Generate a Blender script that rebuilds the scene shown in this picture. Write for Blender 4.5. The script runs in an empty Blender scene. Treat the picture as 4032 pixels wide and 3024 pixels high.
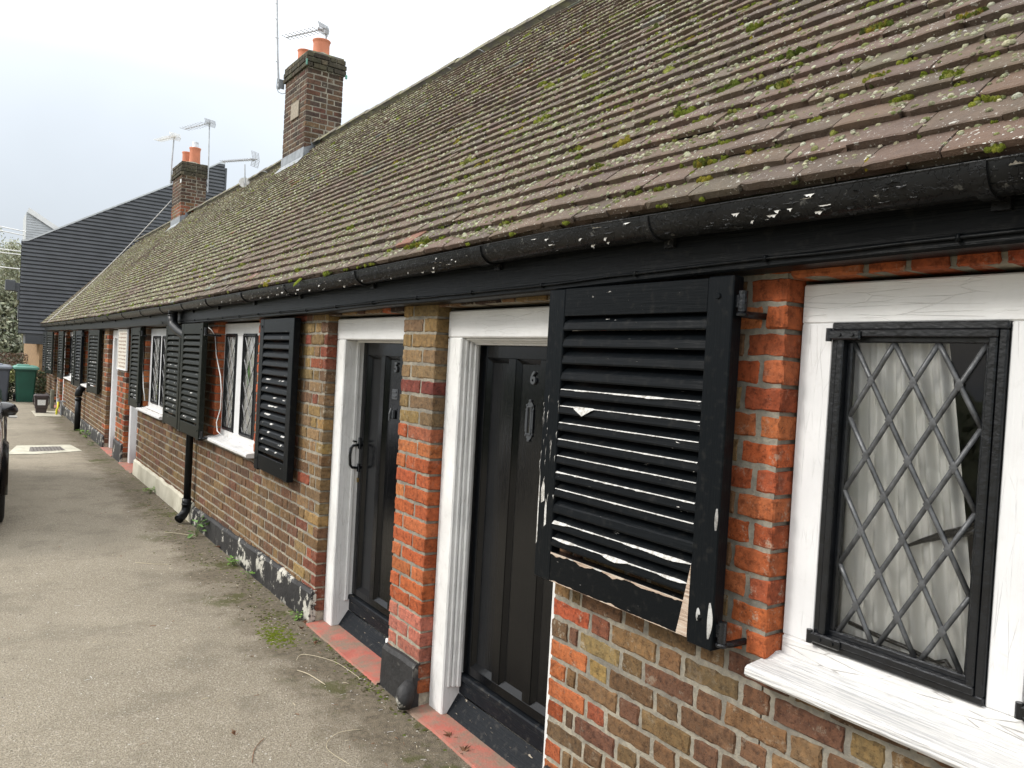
import bpy, math, random
import numpy as np
from mathutils import Vector, Matrix, noise
S = bpy.context.scene
COL = S.collection
R = math.radians
# ------------------------------------------------------------------ camera
# world: Y runs along the terrace away from the camera, X goes into the house, Z up; street wall at x = 0
_yaw, _pit, _rol = 0.613946, 0.0237302, -0.0558485
_F = Vector((math.sin(_yaw)*math.cos(_pit), math.cos(_yaw)*math.cos(_pit), -math.sin(_pit)))
_r = Vector((math.cos(_yaw), -math.sin(_yaw), 0)); _d = _F.cross(_r)
_R = _r*math.cos(_rol) + _d*math.sin(_rol); _D = _d*math.cos(_rol) - _r*math.sin(_rol)
cam = bpy.data.cameras.new('camera'); co = bpy.data.objects.new('camera', cam); COL.objects.link(co)
cam.sensor_width = 36; cam.sensor_fit = 'HORIZONTAL'; cam.lens = 3038.16/4032*36
cam.clip_start = 0.05; cam.clip_end = 600
m = Matrix.Identity(4)
for i in range(3):
    m[i][0] = _R[i]; m[i][1] = -_D[i]; m[i][2] = -_F[i]
m[0][3], m[1][3], m[2][3] = -1.78, 0, 1.65
co.matrix_world = m
S.camera = co
# ------------------------------------------------------------------ sky, sun, exposure
SUN_EL, SUN_AZ = R(36), R(-62)      # azimuth from +Y towards +X
w = bpy.data.worlds.new('World'); S.world = w; w.use_nodes = True
nt = w.node_tree; nt.nodes.clear(); L = nt.links
def wn(t): return nt.nodes.new(t)
out = wn('ShaderNodeOutputWorld'); bg = wn('ShaderNodeBackground'); L.new(bg.outputs[0], out.inputs[0])
sky = wn('ShaderNodeTexSky'); sky.sky_type = 'NISHITA'; sky.sun_disc = False
sky.sun_elevation = SUN_EL; sky.sun_rotation = SUN_AZ; sky.dust_density = 4; sky.air_density = 1.2
tc = wn('ShaderNodeTexCoord'); sp = wn('ShaderNodeSeparateXYZ'); L.new(tc.outputs['Generated'], sp.inputs[0])
rmp = wn('ShaderNodeValToRGB'); e = rmp.color_ramp.elements      # cloud cover: dim at the horizon, bright overhead
e[0].position = 0.0; e[0].color = (0.235, 0.265, 0.305, 1); e[1].position = 1.0; e[1].color = (1.25, 1.25, 1.25, 1)
x = e.new(0.10); x.color = (0.275, 0.30, 0.335, 1); x = e.new(0.30); x.color = (0.385, 0.41, 0.435, 1); x = e.new(0.5); x.color = (0.80, 0.815, 0.83, 1)
L.new(sp.outputs[2], rmp.inputs[0])
ns = wn('ShaderNodeTexNoise'); ns.inputs['Scale'].default_value = 2.1; ns.inputs['Detail'].default_value = 5
L.new(tc.outputs['Generated'], ns.inputs['Vector'])
mr = wn('ShaderNodeMapRange'); mr.inputs[1].default_value = .3; mr.inputs[2].default_value = .7; mr.inputs[3].default_value = 1.40; mr.inputs[4].default_value = 1.70
L.new(ns.outputs[0], mr.inputs[0])
mul = wn('ShaderNodeVectorMath'); mul.operation = 'SCALE'; L.new(rmp.outputs[0], mul.inputs[0]); L.new(mr.outputs[0], mul.inputs['Scale'])
sk = wn('ShaderNodeVectorMath'); sk.operation = 'SCALE'; sk.inputs['Scale'].default_value = 0.05*0.4; L.new(sky.outputs[0], sk.inputs[0])
ad = wn('ShaderNodeVectorMath'); ad.operation = 'ADD'; L.new(mul.outputs[0], ad.inputs[0]); L.new(sk.outputs[0], ad.inputs[1])
L.new(ad.outputs[0], bg.inputs[0]); bg.inputs[1].default_value = 1.0
sl = bpy.data.lights.new('sun', 'SUN'); sl.energy = 1.5; sl.angle = R(14); sl.color = (1, .97, .92)
so = bpy.data.objects.new('sun', sl); COL.objects.link(so)
sd = Vector((math.sin(SUN_AZ)*math.cos(SUN_EL), math.cos(SUN_AZ)*math.cos(SUN_EL), math.sin(SUN_EL)))
so.rotation_euler = sd.to_track_quat('Z', 'Y').to_euler(); so.location = sd*50
S.view_settings.view_transform = 'Standard'; S.view_settings.look = 'None'; S.view_settings.gamma = 1
S.view_settings.exposure = 0.56
rnd = random.Random(7)
U = rnd.uniform
# ------------------------------------------------------------------ mesh builder
class MB:
    def __init__(s): s.v = []; s.f = []; s.c = []; s.m = []; s.col = (1, 1, 1); s.mi = 0
    def add(s, vs, fs, col=None, mi=None):
        b = len(s.v); s.v.extend(vs); col = col or s.col; mi = s.mi if mi is None else mi
        for f in fs: s.f.append(tuple(b+i for i in f)); s.c.append(col); s.m.append(mi)
    def box(s, x0, x1, y0, y1, z0, z1, **k):
        if x0 > x1: x0, x1 = x1, x0
        if y0 > y1: y0, y1 = y1, y0
        s.add([(x0,y0,z0),(x1,y0,z0),(x1,y1,z0),(x0,y1,z0),(x0,y0,z1),(x1,y0,z1),(x1,y1,z1),(x0,y1,z1)],
              [(3,2,1,0),(4,5,6,7),(0,1,5,4),(1,2,6,5),(2,3,7,6),(3,0,4,7)], **k)
    def bbox(s, x0, x1, y0, y1, z0, z1, b=.004, **k):      # box with chamfered edges
        if x0 > x1: x0, x1 = x1, x0
        if y0 > y1: y0, y1 = y1, y0
        b = min(b, (x1-x0)*.45, (y1-y0)*.45, (z1-z0)*.45)
        X = (x0, x0+b, x1-b, x1); Y = (y0, y0+b, y1-b, y1); Z = (z0, z0+b, z1-b, z1)
        vs = []; idx = {}
        for cx in (0, 1):
            for cy in (0, 1):
                for cz in (0, 1):
                    for a in range(3):
                        p = [X[1+cx], Y[1+cy], Z[1+cz]]
                        p[a] = (X, Y, Z)[a][3 if (cx, cy, cz)[a] else 0]
                        idx[(cx, cy, cz, a)] = len(vs); vs.append(tuple(p))
        fs = []
        g = lambda cx, cy, cz, a: idx[(cx, cy, cz, a)]
        for q, fl in ((0, 1), (1, 0)):
            o = lambda l, fl: tuple(l) if not fl else tuple(reversed(l))
            fs.append(o([g(q,0,0,0), g(q,1,0,0), g(q,1,1,0), g(q,0,1,0)], fl))
            fs.append(o([g(0,q,0,1), g(0,q,1,1), g(1,q,1,1), g(1,q,0,1)], fl))
            fs.append(o([g(0,0,q,2), g(1,0,q,2), g(1,1,q,2), g(0,1,q,2)], fl))
        for a, b_ in ((0, 1), (0, 2), (1, 2)):
            c = 3-a-b_
            for qa in (0, 1):
                for qb in (0, 1):
                    k0 = [0,0,0]; k0[a] = qa; k0[b_] = qb; k1 = list(k0); k1[c] = 1
                    f = [g(*k0, a), g(*k0, b_), g(*k1, b_), g(*k1, a)]
                    fs.append(tuple(f))
        for cx in (0,1):
            for cy in (0,1):
                for cz in (0,1): fs.append((g(cx,cy,cz,0), g(cx,cy,cz,1), g(cx,cy,cz,2)))
        s.add(vs, fs, **k)
    def tube(s, pts, r, n=8, cap=True, **k):
        pts = [Vector(p) for p in pts]; N = len(pts); rr = r if isinstance(r, (list, tuple)) else [r]*N
        vs = []; prev = None
        for i, p in enumerate(pts):
            t = (pts[min(i+1, N-1)]-pts[max(i-1, 0)]).normalized()
            if prev is None:
                a = Vector((0,0,1)) if abs(t.z) < .9 else Vector((1,0,0)); u = t.cross(a).normalized()
            else: u = (prev - t*prev.dot(t)).normalized()
            prev = u; v = t.cross(u)
            for j in range(n):
                q = p + (u*math.cos(2*math.pi*j/n)+v*math.sin(2*math.pi*j/n))*rr[i]; vs.append(tuple(q))
        fs = []
        for i in range(N-1):
            for j in range(n):
                a = i*n+j; b = i*n+(j+1) % n; fs.append((a, b, b+n, a+n))
        if cap: fs.append(tuple(range(n-1, -1, -1))); fs.append(tuple((N-1)*n+j for j in range(n)))
        s.add(vs, fs, **k)
    def lathe(s, c, prof, n=20, **k):    # prof: (r, z) pairs round a vertical axis
        vs = []; fs = []
        for r, z in prof:
            for j in range(n): vs.append((c[0]+r*math.cos(2*math.pi*j/n), c[1]+r*math.sin(2*math.pi*j/n), c[2]+z))
        for i in range(len(prof)-1):
            for j in range(n):
                a = i*n+j; b = i*n+(j+1) % n; fs.append((a, b, b+n, a+n))
        s.add(vs, fs, **k)
    def sheet(s, grid, **k):             # grid of points [row][col]
        nr, nc = len(grid), len(grid[0]); vs = [tuple(p) for r_ in grid for p in r_]
        s.add(vs, [(i*nc+j, i*nc+j+1, (i+1)*nc+j+1, (i+1)*nc+j) for i in range(nr-1) for j in range(nc-1)], **k)
    def xf(s, M):
        s.v = [tuple(M @ Vector(p)) for p in s.v]; return s
    def build(s, name, mats, parent=None, smooth=False, colors=False, sub=0, rename=None):
        off = Vector((0,0,0)); p = parent
        while p is not None: off += p.location; p = p.parent
        me = bpy.data.meshes.new(name)
        V = np.array(s.v, dtype=np.float32).reshape(-1, 3) - np.array(off, dtype=np.float32)
        tot = [len(f) for f in s.f]
        me.vertices.add(len(V)); me.vertices.foreach_set('co', V.ravel())
        li = np.fromiter((i for f in s.f for i in f), dtype=np.int32)
        me.loops.add(len(li)); me.loops.foreach_set('vertex_index', li)
        me.polygons.add(len(tot)); st = np.concatenate(([0], np.cumsum(tot)[:-1])).astype(np.int32)
        me.polygons.foreach_set('loop_start', st); me.polygons.foreach_set('loop_total', np.array(tot, dtype=np.int32))
        me.polygons.foreach_set('material_index', np.array(s.m, dtype=np.int32))
        me.polygons.foreach_set('use_smooth', np.full(len(tot), smooth))
        for mm in (mats if isinstance(mats, (list, tuple)) else [mats]): me.materials.append(mm)
        if colors:
            at = me.color_attributes.new('Col', 'FLOAT_COLOR', 'CORNER')
            c = np.repeat(np.array([tuple(q)[:3]+(1,) for q in s.c], dtype=np.float32), tot, axis=0)
            at.data.foreach_set('color', c.ravel())
        me.update(calc_edges=True); me.validate()
        o = bpy.data.objects.new(name, me); COL.objects.link(o)
        if parent: o.parent = parent
        if sub:
            md = o.modifiers.new('s', 'SUBSURF'); md.levels = sub; md.render_levels = sub
        return o
def tag(o, label=None, cat=None, group=None, kind=None):
    if label: o['label'] = label
    if cat: o['category'] = cat
    if group: o['group'] = group
    if kind: o['kind'] = kind
    return o
def thing(name, label, cat, loc=(0,0,0), group=None):
    o = bpy.data.objects.new(name, None); COL.objects.link(o); o.location = loc; o.empty_display_size = .2
    return tag(o, label, cat, group)
def fbm(p, s=1.0, o=3): return noise.fractal(Vector(p)*s, 1.0, 2.0, o)
# ------------------------------------------------------------------ materials
class NM:
    def __init__(s, name, rough=.8, coat=0, metal=0, spec=.5):
        s.m = bpy.data.materials.new(name); s.m.use_nodes = True; s.t = s.m.node_tree; s.t.nodes.clear()
        s.o = s.n('ShaderNodeOutputMaterial'); s.p = s.n('ShaderNodeBsdfPrincipled'); s.t.links.new(s.p.outputs[0], s.o.inputs[0])
        s.p.inputs['Roughness'].default_value = rough; s.p.inputs['Metallic'].default_value = metal
        s.p.inputs['Specular IOR Level'].default_value = spec; s.p.inputs['Coat Weight'].default_value = coat
        s.pos = s.n('ShaderNodeNewGeometry').outputs['Position']
    def n(s, t): return s.t.nodes.new(t)
    def l(s, a, b): s.t.links.new(a, b)
    def scale(s, v, v2=None):
        k = s.n('ShaderNodeVectorMath'); k.operation = 'MULTIPLY'; s.l(v2 or s.pos, k.inputs[0]); k.inputs[1].default_value = v; return k.outputs[0]
    def noise(s, sc, det=3, rough=.55, vec=None, dist=0):
        k = s.n('ShaderNodeTexNoise'); k.inputs['Scale'].default_value = sc; k.inputs['Detail'].default_value = det
        k.inputs['Roughness'].default_value = rough; k.inputs['Distortion'].default_value = dist; s.l(vec or s.pos, k.inputs['Vector']); return k.outputs[0]
    def vor(s, sc, vec=None, feat='F1', out='Distance', rn=1):
        k = s.n('ShaderNodeTexVoronoi'); k.feature = feat; k.inputs['Scale'].default_value = sc; k.inputs['Randomness'].default_value = rn; s.l(vec or s.pos, k.inputs['Vector']); return k.outputs[out]
    def ramp(s, f, stops, interp='LINEAR'):
        k = s.n('ShaderNodeValToRGB'); k.color_ramp.interpolation = interp; e = k.color_ramp.elements
        for i, (p, c) in enumerate(stops):
            q = e[i] if i < 2 else e.new(p)
            q.position = p; q.color = tuple(c)+(1,) if isinstance(c, (tuple, list)) else (c, c, c, 1)
        s.l(f, k.inputs[0]); return k.outputs[0]
    def mix(s, f, a, b, mode='MIX'):
        k = s.n('ShaderNodeMix'); k.data_type = 'RGBA'; k.blend_type = mode
        for v, i in ((f, 0), (a, 6), (b, 7)):
            if isinstance(v, (int, float)): k.inputs[i].default_value = v if i == 0 else (v, v, v, 1)
            elif isinstance(v, (tuple, list)): k.inputs[i].default_value = tuple(v)+(1,)
            else: s.l(v, k.inputs[i])
        return k.outputs[2]
    def math(s, op, a, b=0.0, clamp=False):
        k = s.n('ShaderNodeMath'); k.operation = op; k.use_clamp = clamp
        for v, i in ((a, 0), (b, 1)):
            if isinstance(v, (int, float)): k.inputs[i].default_value = v
            else: s.l(v, k.inputs[i])
        return k.outputs[0]
    def col(s):
        k = s.n('ShaderNodeVertexColor'); k.layer_name = 'Col'; return k.outputs[0]
    def sep(s, i):
        k = s.n('ShaderNodeSeparateXYZ'); s.l(s.pos, k.inputs[0]); return k.outputs[i]
    def base(s, c):
        if isinstance(c, (tuple, list)): s.p.inputs['Base Color'].default_value = tuple(c)+(1,)
        else: s.l(c, s.p.inputs['Base Color'])
        return s
    def bump(s, h, dist=.002, st=1.0):
        k = s.n('ShaderNodeBump'); k.inputs['Strength'].default_value = st; k.inputs['Distance'].default_value = dist
        s.l(h, k.inputs['Height']); s.l(k.outputs[0], s.p.inputs['Normal']); return s
M = {}
def simple(name, c, rough=.6, var=.25, sc=8, bump=.0015, bsc=60, **k):
    a = NM(name, rough, **k); n = a.noise(sc, 4)
    c2 = tuple(q*(1-var) for q in c); c3 = tuple(min(1, q*(1+var)) for q in c)
    a.base(a.ramp(n, [(.3, c2), (.7, c3)]))
    if bump: a.bump(a.noise(bsc, 4), bump)
    M[name] = a.m; return a
# brick
a = NM('brick', .9, spec=.25); c = a.col()
c = a.mix(a.math('MULTIPLY', a.noise(14, 4), .9), c, a.mix(1.0, c, (.55, .5, .48), 'MULTIPLY'))
c = a.mix(a.ramp(a.noise(38, 5, .75), [(.38, .75), (.5, 0)]), c, a.mix(1.0, c, (.42, .40, .42), 'MULTIPLY'))
c = a.mix(a.ramp(a.noise(55, 3), [(.45, 0), (.62, .45)]), c, a.mix(1.0, c, (1.5, 1.35, 1.15), 'MULTIPLY'))
pit = a.ramp(a.vor(75), [(.0, 1), (.26, 0)])
c = a.mix(a.math('MULTIPLY', pit, a.ramp(a.noise(22, 2), [(.42, 0), (.6, .85)])), c, (.035, .025, .02))
c = a.mix(a.ramp(a.noise(5.5, 5, .7), [(.62, 0), (.78, .45)]), c, (.36, .30, .24))
streak = a.noise(1, 5, .65, a.scale((8, 26, 2.2)))
c = a.mix(a.math('MULTIPLY', a.ramp(streak, [(.5, 0), (.68, .8)]), a.ramp(a.noise(3, 3), [(.4, .2), (.6, .8)])), c, a.mix(1.0, c, (.4, .37, .35), 'MULTIPLY'))
soot = a.ramp(a.noise(1, 5, .65, a.scale((2.2, 1.5, 3.4))), [(.50, 0), (.72, .75)])     # soot and damp run across the courses
c = a.mix(soot, c, a.mix(1.0, c, (.50, .47, .45), 'MULTIPLY'))
c = a.mix(a.math('MULTIPLY', a.ramp(a.noise(17, 6, .8), [(.56, 0), (.66, .75)]), a.ramp(a.noise(1.7, 3), [(.42, 0), (.62, 1)])), c, (.37, .33, .255))
a.base(c); h = a.math('ADD', a.noise(95, 5, .65), a.math('MULTIPLY', pit, -.5)); a.bump(h, .004, .8); M['brick'] = a.m
a = NM('mortar', .95, spec=.2)
zz = a.math('ADD', a.sep(2), a.math('MULTIPLY', a.noise(1.8, 4), .7))     # lower wall was repointed in paler mortar
c = a.mix(a.ramp(zz, [(.0, 0), (1, 1)]), a.ramp(a.noise(7, 4), [(.3, (.40, .355, .27)), (.7, (.60, .54, .41))]), a.ramp(a.noise(7, 4), [(.3, (.17, .155, .13)), (.7, (.36, .325, .255))]))
c = a.mix(a.ramp(a.noise(60, 3), [(.4, 0), (.65, .5)]), c, (.13, .125, .11)); a.base(c); a.bump(a.noise(130, 4), .003); M['mortar'] = a.m
# painted timber, grain along an axis
def paint(name, c, grain, rough, dirt, peel=0, gb=.0015, crack=0, coat=0, under=(.5, .42, .33)):
    a = NM(name, rough, coat=coat, spec=(.35 if name == 'black_door' else .10) if max(c) < .1 else .4)
    sc = {'y': (130, 6, 130), 'z': (130, 130, 6)}[grain]
    g = a.noise(1, 5, .6, a.scale(sc)); big = a.noise(6, 3)
    c = a.ramp(big, [(.3, tuple(q*(1-dirt) for q in c)), (.7, c)])
    c = a.mix(a.ramp(a.noise(38, 4), [(.56, 0), (.75, dirt)]), c, tuple(q for q in (.33, .3, .25)) if c else c)
    h = g
    if name == 'white_sill':
        g2 = a.noise(1, 4, .6, a.scale((230, 7, 230)))
        c = a.mix(a.math('MULTIPLY', a.ramp(g2, [(.50, 0), (.57, .6)]), a.ramp(a.noise(5, 3), [(.38, .25), (.6, 1)])), c, (.36, .365, .38)); h = a.math('ADD', g, a.math('MULTIPLY', g2, -1.2))
    if crack:
        sc2 = {'y': (46, 6, 46), 'z': (46, 46, 6)}[grain]
        v = a.ramp(a.vor(1, a.scale(tuple(q*1.0 for q in sc2)), 'DISTANCE_TO_EDGE'), [(0, 1), (.028, 0)])
        mk = a.math('MULTIPLY', v, a.ramp(a.noise(9, 3), [(.44, 0), (.56, 1)]))
        c = a.mix(a.math('MULTIPLY', mk, crack), c, (.30, .26, .21)); h = a.math('SUBTRACT', h, a.math('MULTIPLY', mk, .7))
    if peel:
        pm = a.ramp(a.noise(1, 6, .72, a.scale({'y': (60, 12, 60), 'z': (60, 60, 12)}[grain])), [(.74-peel*.16, 0), (.745-peel*.16, 1)])
        pm = a.math('MULTIPLY', pm, a.ramp(a.noise(4.2, 3), [(.46, 0), (.5, 1)]))
        c = a.mix(pm, c, under); h = a.math('SUBTRACT', h, a.math('MULTIPLY', pm, .8))
    a.base(c); a.bump(h, gb); M[name] = a.m
paint('white_v', (.72, .72, .72), 'z', .5, .10, gb=.0011, crack=.08)
paint('white_h', (.72, .72, .71), 'y', .5, .10, gb=.0014, crack=.04)
paint('white_sill', (.70, .69, .67), 'y', .6, .12, gb=.004)
paint('white_worn', (.72, .71, .69), 'y', .6, .14, gb=.003, crack=.4, peel=.12, under=(.42, .37, .29))
paint('white_peel', (.78, .78, .76), 'z', .55, .16, gb=.002, crack=.2, peel=.2)
paint('black_h', (.0045, .0055, .0065), 'y', .33, .03, gb=.0022)
paint('black_v', (.005, .0065, .008), 'z', .3, .03, gb=.0012)
paint('black_shutter', (.0042, .0054, .0066), 'y', .32, .03, gb=.0009, peel=.42, under=(.55, .53, .5))
paint('green_black', (.012, .014, .011), 'y', .42, .05, gb=.0009, peel=.5, under=(.55, .54, .5))
paint('black_door', (.0025, .003, .004), 'z', .09, .02, gb=.0007)
paint('black_sill', (.010, .012, .015), 'y', .42, .1, gb=.002, peel=.6, under=(.32, .28, .22))
a = NM('gutter_black', .28, spec=.16); n = a.noise(9, 5, .7)
c = a.ramp(a.noise(3, 3), [(.35, (.005, .0055, .006)), (.65, (.017, .0175, .018))])
a.base(a.mix(a.ramp(a.noise(32, 5, .7), [(.62, 0), (.66, .5)]), c, (.16, .16, .15))); a.bump(a.math('ADD', n, a.ramp(a.noise(45, 4), [(.5, 0), (.53, 1)])), .0025); M['gutter_black'] = a.m
a = NM('plinth_black', .62); n = a.noise(7, 6, .72)
lo = a.ramp(a.noise(2.1, 3), [(.44, 0), (.56, 1)])
a.base(a.mix(a.math('MULTIPLY', a.ramp(n, [(.545, 0), (.575, 1)]), lo), a.ramp(a.noise(4, 4), [(.3, (.010, .010, .011)), (.7, (.026, .025, .025))]), (.48, .46, .40))); a.bump(a.noise(30, 5), .006); M['plinth_black'] = a.m
a = NM('plinth_cream', .85); a.base(a.ramp(a.noise(3, 5), [(.3, (.40, .37, .28)), (.7, (.62, .59, .48))])); a.bump(a.noise(40, 4), .003); M['plinth_cream'] = a.m
a = NM('red_step', .8); c = a.ramp(a.noise(11, 5, .7), [(.35, (.36, .095, .07)), (.7, (.44, .14, .10))])
a.base(a.mix(a.ramp(a.noise(5, 6, .75), [(.42, 0), (.58, .85)]), c, (.20, .165, .12))); a.bump(a.noise(80, 4), .003); M['red_step'] = a.m
# roof tiles
a = NM('roof_tile', .88, spec=.3); c = a.col()
c = a.mix(a.ramp(a.noise(18, 5, .7), [(.3, 0), (.7, .75)]), c, a.mix(1.0, c, (1.55, 1.5, 1.38), 'MULTIPLY'))
c = a.mix(a.ramp(a.noise(5, 4), [(.58, 0), (.75, .3)]), c, (.15, .13, .095))
sp1 = a.ramp(a.noise(115, 2, .6), [(.655, 0), (.68, 1)]); sp2 = a.ramp(a.noise(42, 3, .6), [(.665, 0), (.69, 1)])
sm = a.math('MULTIPLY', a.math('MAXIMUM', sp1, sp2), a.ramp(a.noise(6, 3), [(.42, .1), (.58, 1)]))
c = a.mix(sm, c, (.52, .52, .47))
a.base(c); a.bump(a.math('ADD', a.noise(70, 5, .7), a.math('MULTIPLY', a.noise(260, 2), .4)), .005); M['roof_tile'] = a.m
a = NM('moss', .95, spec=.1); c = a.col()
c = a.mix(a.ramp(a.noise(260, 3), [(.35, .0), (.7, .75)]), c, a.mix(1.0, c, (.38, .42, .3), 'MULTIPLY'))
a.base(c); a.bump(a.noise(420, 3), .006); M['moss'] = a.m
a = NM('ridge_tile', .9); a.base(a.mix(a.ramp(a.noise(9, 5), [(.45, 0), (.6, .8)]), (.15, .135, .115), (.23, .22, .12))); a.bump(a.noise(60, 5), .006); M['ridge_tile'] = a.m
# ground: worn tarmac with grit, dirt and moss patches of its own
a = NM('asphalt', .93, spec=.25)
big = a.noise(.55, 4); c = a.ramp(big, [(.3, (.265, .230, .172)), (.7, (.365, .320, .243))])
fine = a.noise(120, 4, .8)
c = a.mix(a.ramp(fine, [(.40, .8), (.53, 0)]), c, (.10, .086, .064))
c = a.mix(a.ramp(a.vor(150, out='Color'), [(.70, 0), (.78, .5)]), c, (.46, .42, .35))
c = a.mix(a.ramp(a.noise(2.3, 6, .7), [(.5, 0), (.72, .55)]), c, (.115, .10, .075))
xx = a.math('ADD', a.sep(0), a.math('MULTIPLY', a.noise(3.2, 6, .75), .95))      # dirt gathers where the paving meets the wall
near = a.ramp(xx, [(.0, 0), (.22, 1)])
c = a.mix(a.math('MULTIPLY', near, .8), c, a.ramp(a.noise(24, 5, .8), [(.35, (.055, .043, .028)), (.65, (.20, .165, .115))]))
c = a.mix(a.ramp(a.noise(1, 4, .6, a.scale((1.6, .35, 1))), [(.48, 0), (.7, .22)]), c, (.16, .14, .105))
mo = a.math('MULTIPLY', a.ramp(a.noise(2.6, 6, .75), [(.545, 0), (.60, 1)]), a.ramp(a.math('ADD', a.sep(0), a.math('MULTIPLY', a.noise(1.3, 2), .9)), [(0, 0), (.25, 1)]))
c = a.mix(a.math('MULTIPLY', mo, .75), c, (.075, .078, .022))
a.base(c); a.bump(a.math('ADD', fine, a.math('MULTIPLY', a.vor(190), .8)), .006, .9); M['asphalt'] = a.m
a = NM('grass', .95); a.base(a.ramp(a.noise(9, 5), [(.3, (.05, .06, .02)), (.7, (.11, .12, .045))])); a.bump(a.noise(40, 4), .03); M['grass'] = a.m
simple('lead', (.085, .088, .092), .42, .5, 30, .0015, 90, metal=.3)
simple('flashing', (.24, .26, .28), .5, .25, 12, .004, 20, metal=.1)
simple('iron', (.007, .008, .010), .27, .4, 20, .002, 70)
simple('pipe_black', (.007, .008, .009), .36, .4, 12, .0012, 40, spec=.25)
simple('terracotta', (.56, .20, .11), .75, .15, 6, .002, 60)
simple('steel', (.42, .43, .44), .4, .2, 10, 0, metal=.6)
simple('aluminium', (.40, .41, .43), .5, .1, 10, 0, metal=.2)
simple('cladding', (.072, .077, .085), .6, .18, 2.5, .002, 30)
simple('trim_grey', (.50, .52, .53), .5, .1, 4, 0)
simple('pvc_white', (.78, .78, .76), .4, .08, 4, 0)
simple('tan_brick', (.27, .17, .085), .9, .3, 9, .006, 40)
simple('plaster', (.6, .58, .54), .9, .1, 3, .001, 30)
simple('dark_room', (.03, .028, .026), .9, .2, 3, 0)
simple('bin_green', (.010, .075, .050), .42, .2, 3, .001, 30)
simple('bin_lid_green', (.10, .27, .21), .42, .15, 3, .001, 30)
simple('bin_grey', (.06, .068, .085), .45, .2, 3, .001, 30)
simple('bin_lid_grey', (.16, .18, .21), .42, .15, 3, .001, 30)
simple('caddy_brown', (.048, .034, .034), .5, .2, 8, .001, 40)
simple('sticker', (.72, .72, .72), .5, .1, 40, 0)
simple('text_white', (.62, .64, .62), .5, .05, 40, 0)
simple('text_faint', (.16, .22, .19), .5, .05, 40, 0)
simple('notice', (.62, .58, .50), .6, .08, 14, 0)
simple('notice_ink', (.34, .24, .19), .7, .2, 30, 0)
simple('concrete', (.40, .37, .29), .9, .25, 6, .004, 50)
simple('stone', (.17, .17, .13), .9, .4, 8, .006, 40)
simple('yellow', (.72, .66, .03), .5, .1, 10, 0)
simple('cast_iron', (.14, .125, .11), .7, .5, 30, .004, 90)
simple('white_line', (.46, .44, .35), .8, .3, 7, .003, 80)
simple('bark', (.13, .125, .075), .95, .4, 8, .01, 20)
simple('bark_grey', (.17, .165, .14), .95, .4, 8, .01, 20)
simple('car_paint', (.025, .027, .032), .22, .1, 2, 0, coat=1, metal=.5)
simple('car_black', (.008, .008, .009), .25, .1, 2, 0, coat=.6)
simple('chrome', (.6, .61, .62), .12, .05, 2, 0, metal=1)
simple('rubber', (.012, .012, .012), .85, .3, 20, .003, 60)
simple('alloy', (.35, .36, .37), .35, .1, 5, 0, metal=.8)
simple('lamp_white', (.6, .58, .52), .2, .05, 5, 0)
a = NM('peel_white', .65); a.base(a.mix(a.ramp(a.noise(60, 4, .7), [(.45, 0), (.62, .8)]), (.58, .57, .54), (.25, .23, .20))); a.bump(a.noise(90, 3), .001); M['peel_white'] = a.m
a = NM('bare_wood', .8); g_ = a.noise(1, 5, .7, a.scale((140, 9, 140))); a.base(a.ramp(g_, [(.35, (.22, .16, .115)), (.5, (.42, .31, .23)), (.65, (.52, .46, .38))])); a.bump(g_, .002); M['bare_wood'] = a.m
simple('plaque_stone', (.30, .26, .20), .9, .25, 30, .004, 60)
simple('dead_leaf', (.20, .10, .055), .9, .4, 60, .002, 200)
simple('straw', (.46, .40, .28), .9, .2, 30, 0)
simple('brass', (.35, .25, .10), .4, .2, 30, 0, metal=.8)
simple('red_reflector', (.4, .02, .02), .3, .1, 5, 0)
def leafmat(name, c, tr=.25):
    a = NM(name, .6, spec=.3); col = a.col(); a.base(a.mix(1.0, col, a.ramp(a.noise(30, 3), [(.3, .7), (.7, 1.25)]), 'MULTIPLY'))
    a.p.inputs['Subsurface Weight'].default_value = 0; M[name] = a.m
leafmat('leaf', None)
a = NM('curtain', .95, spec=.1)
a.base(a.ramp(a.noise(1, 4, .6, a.scale((30, 30, 2))), [(.3, (.82, .81, .77)), (.7, (.90, .89, .85))])); a.bump(a.noise(600, 2), .0006)
tl = a.n('ShaderNodeBsdfTranslucent'); tl.inputs[0].default_value = (.75, .74, .70, 1); mx = a.n('ShaderNodeMixShader'); mx.inputs[0].default_value = .1
a.l(a.p.outputs[0], mx.inputs[1]); a.l(tl.outputs[0], mx.inputs[2]); a.l(mx.outputs[0], a.o.inputs[0]); M['curtain'] = a.m
a = NM('glass', .02); tr = a.n('ShaderNodeBsdfTransparent'); tr.inputs[0].default_value = (.98, .985, .98, 1); gl = a.n('ShaderNodeBsdfGlossy'); gl.inputs['Roughness'].default_value = .015
fr = a.n('ShaderNodeFresnel'); fr.inputs[0].default_value = 1.5; mx = a.n('ShaderNodeMixShader'); a.l(fr.outputs[0], mx.inputs[0]); a.l(tr.outputs[0], mx.inputs[1]); a.l(gl.outputs[0], mx.inputs[2]); a.l(mx.outputs[0], a.o.inputs[0])
bp = a.n('ShaderNodeBump'); bp.inputs['Distance'].default_value = .0015; bp.inputs['Strength'].default_value = .5; a.l(a.noise(9, 2), bp.inputs['Height']); a.l(bp.outputs[0], gl.inputs['Normal']); M['glass'] = a.m
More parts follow.
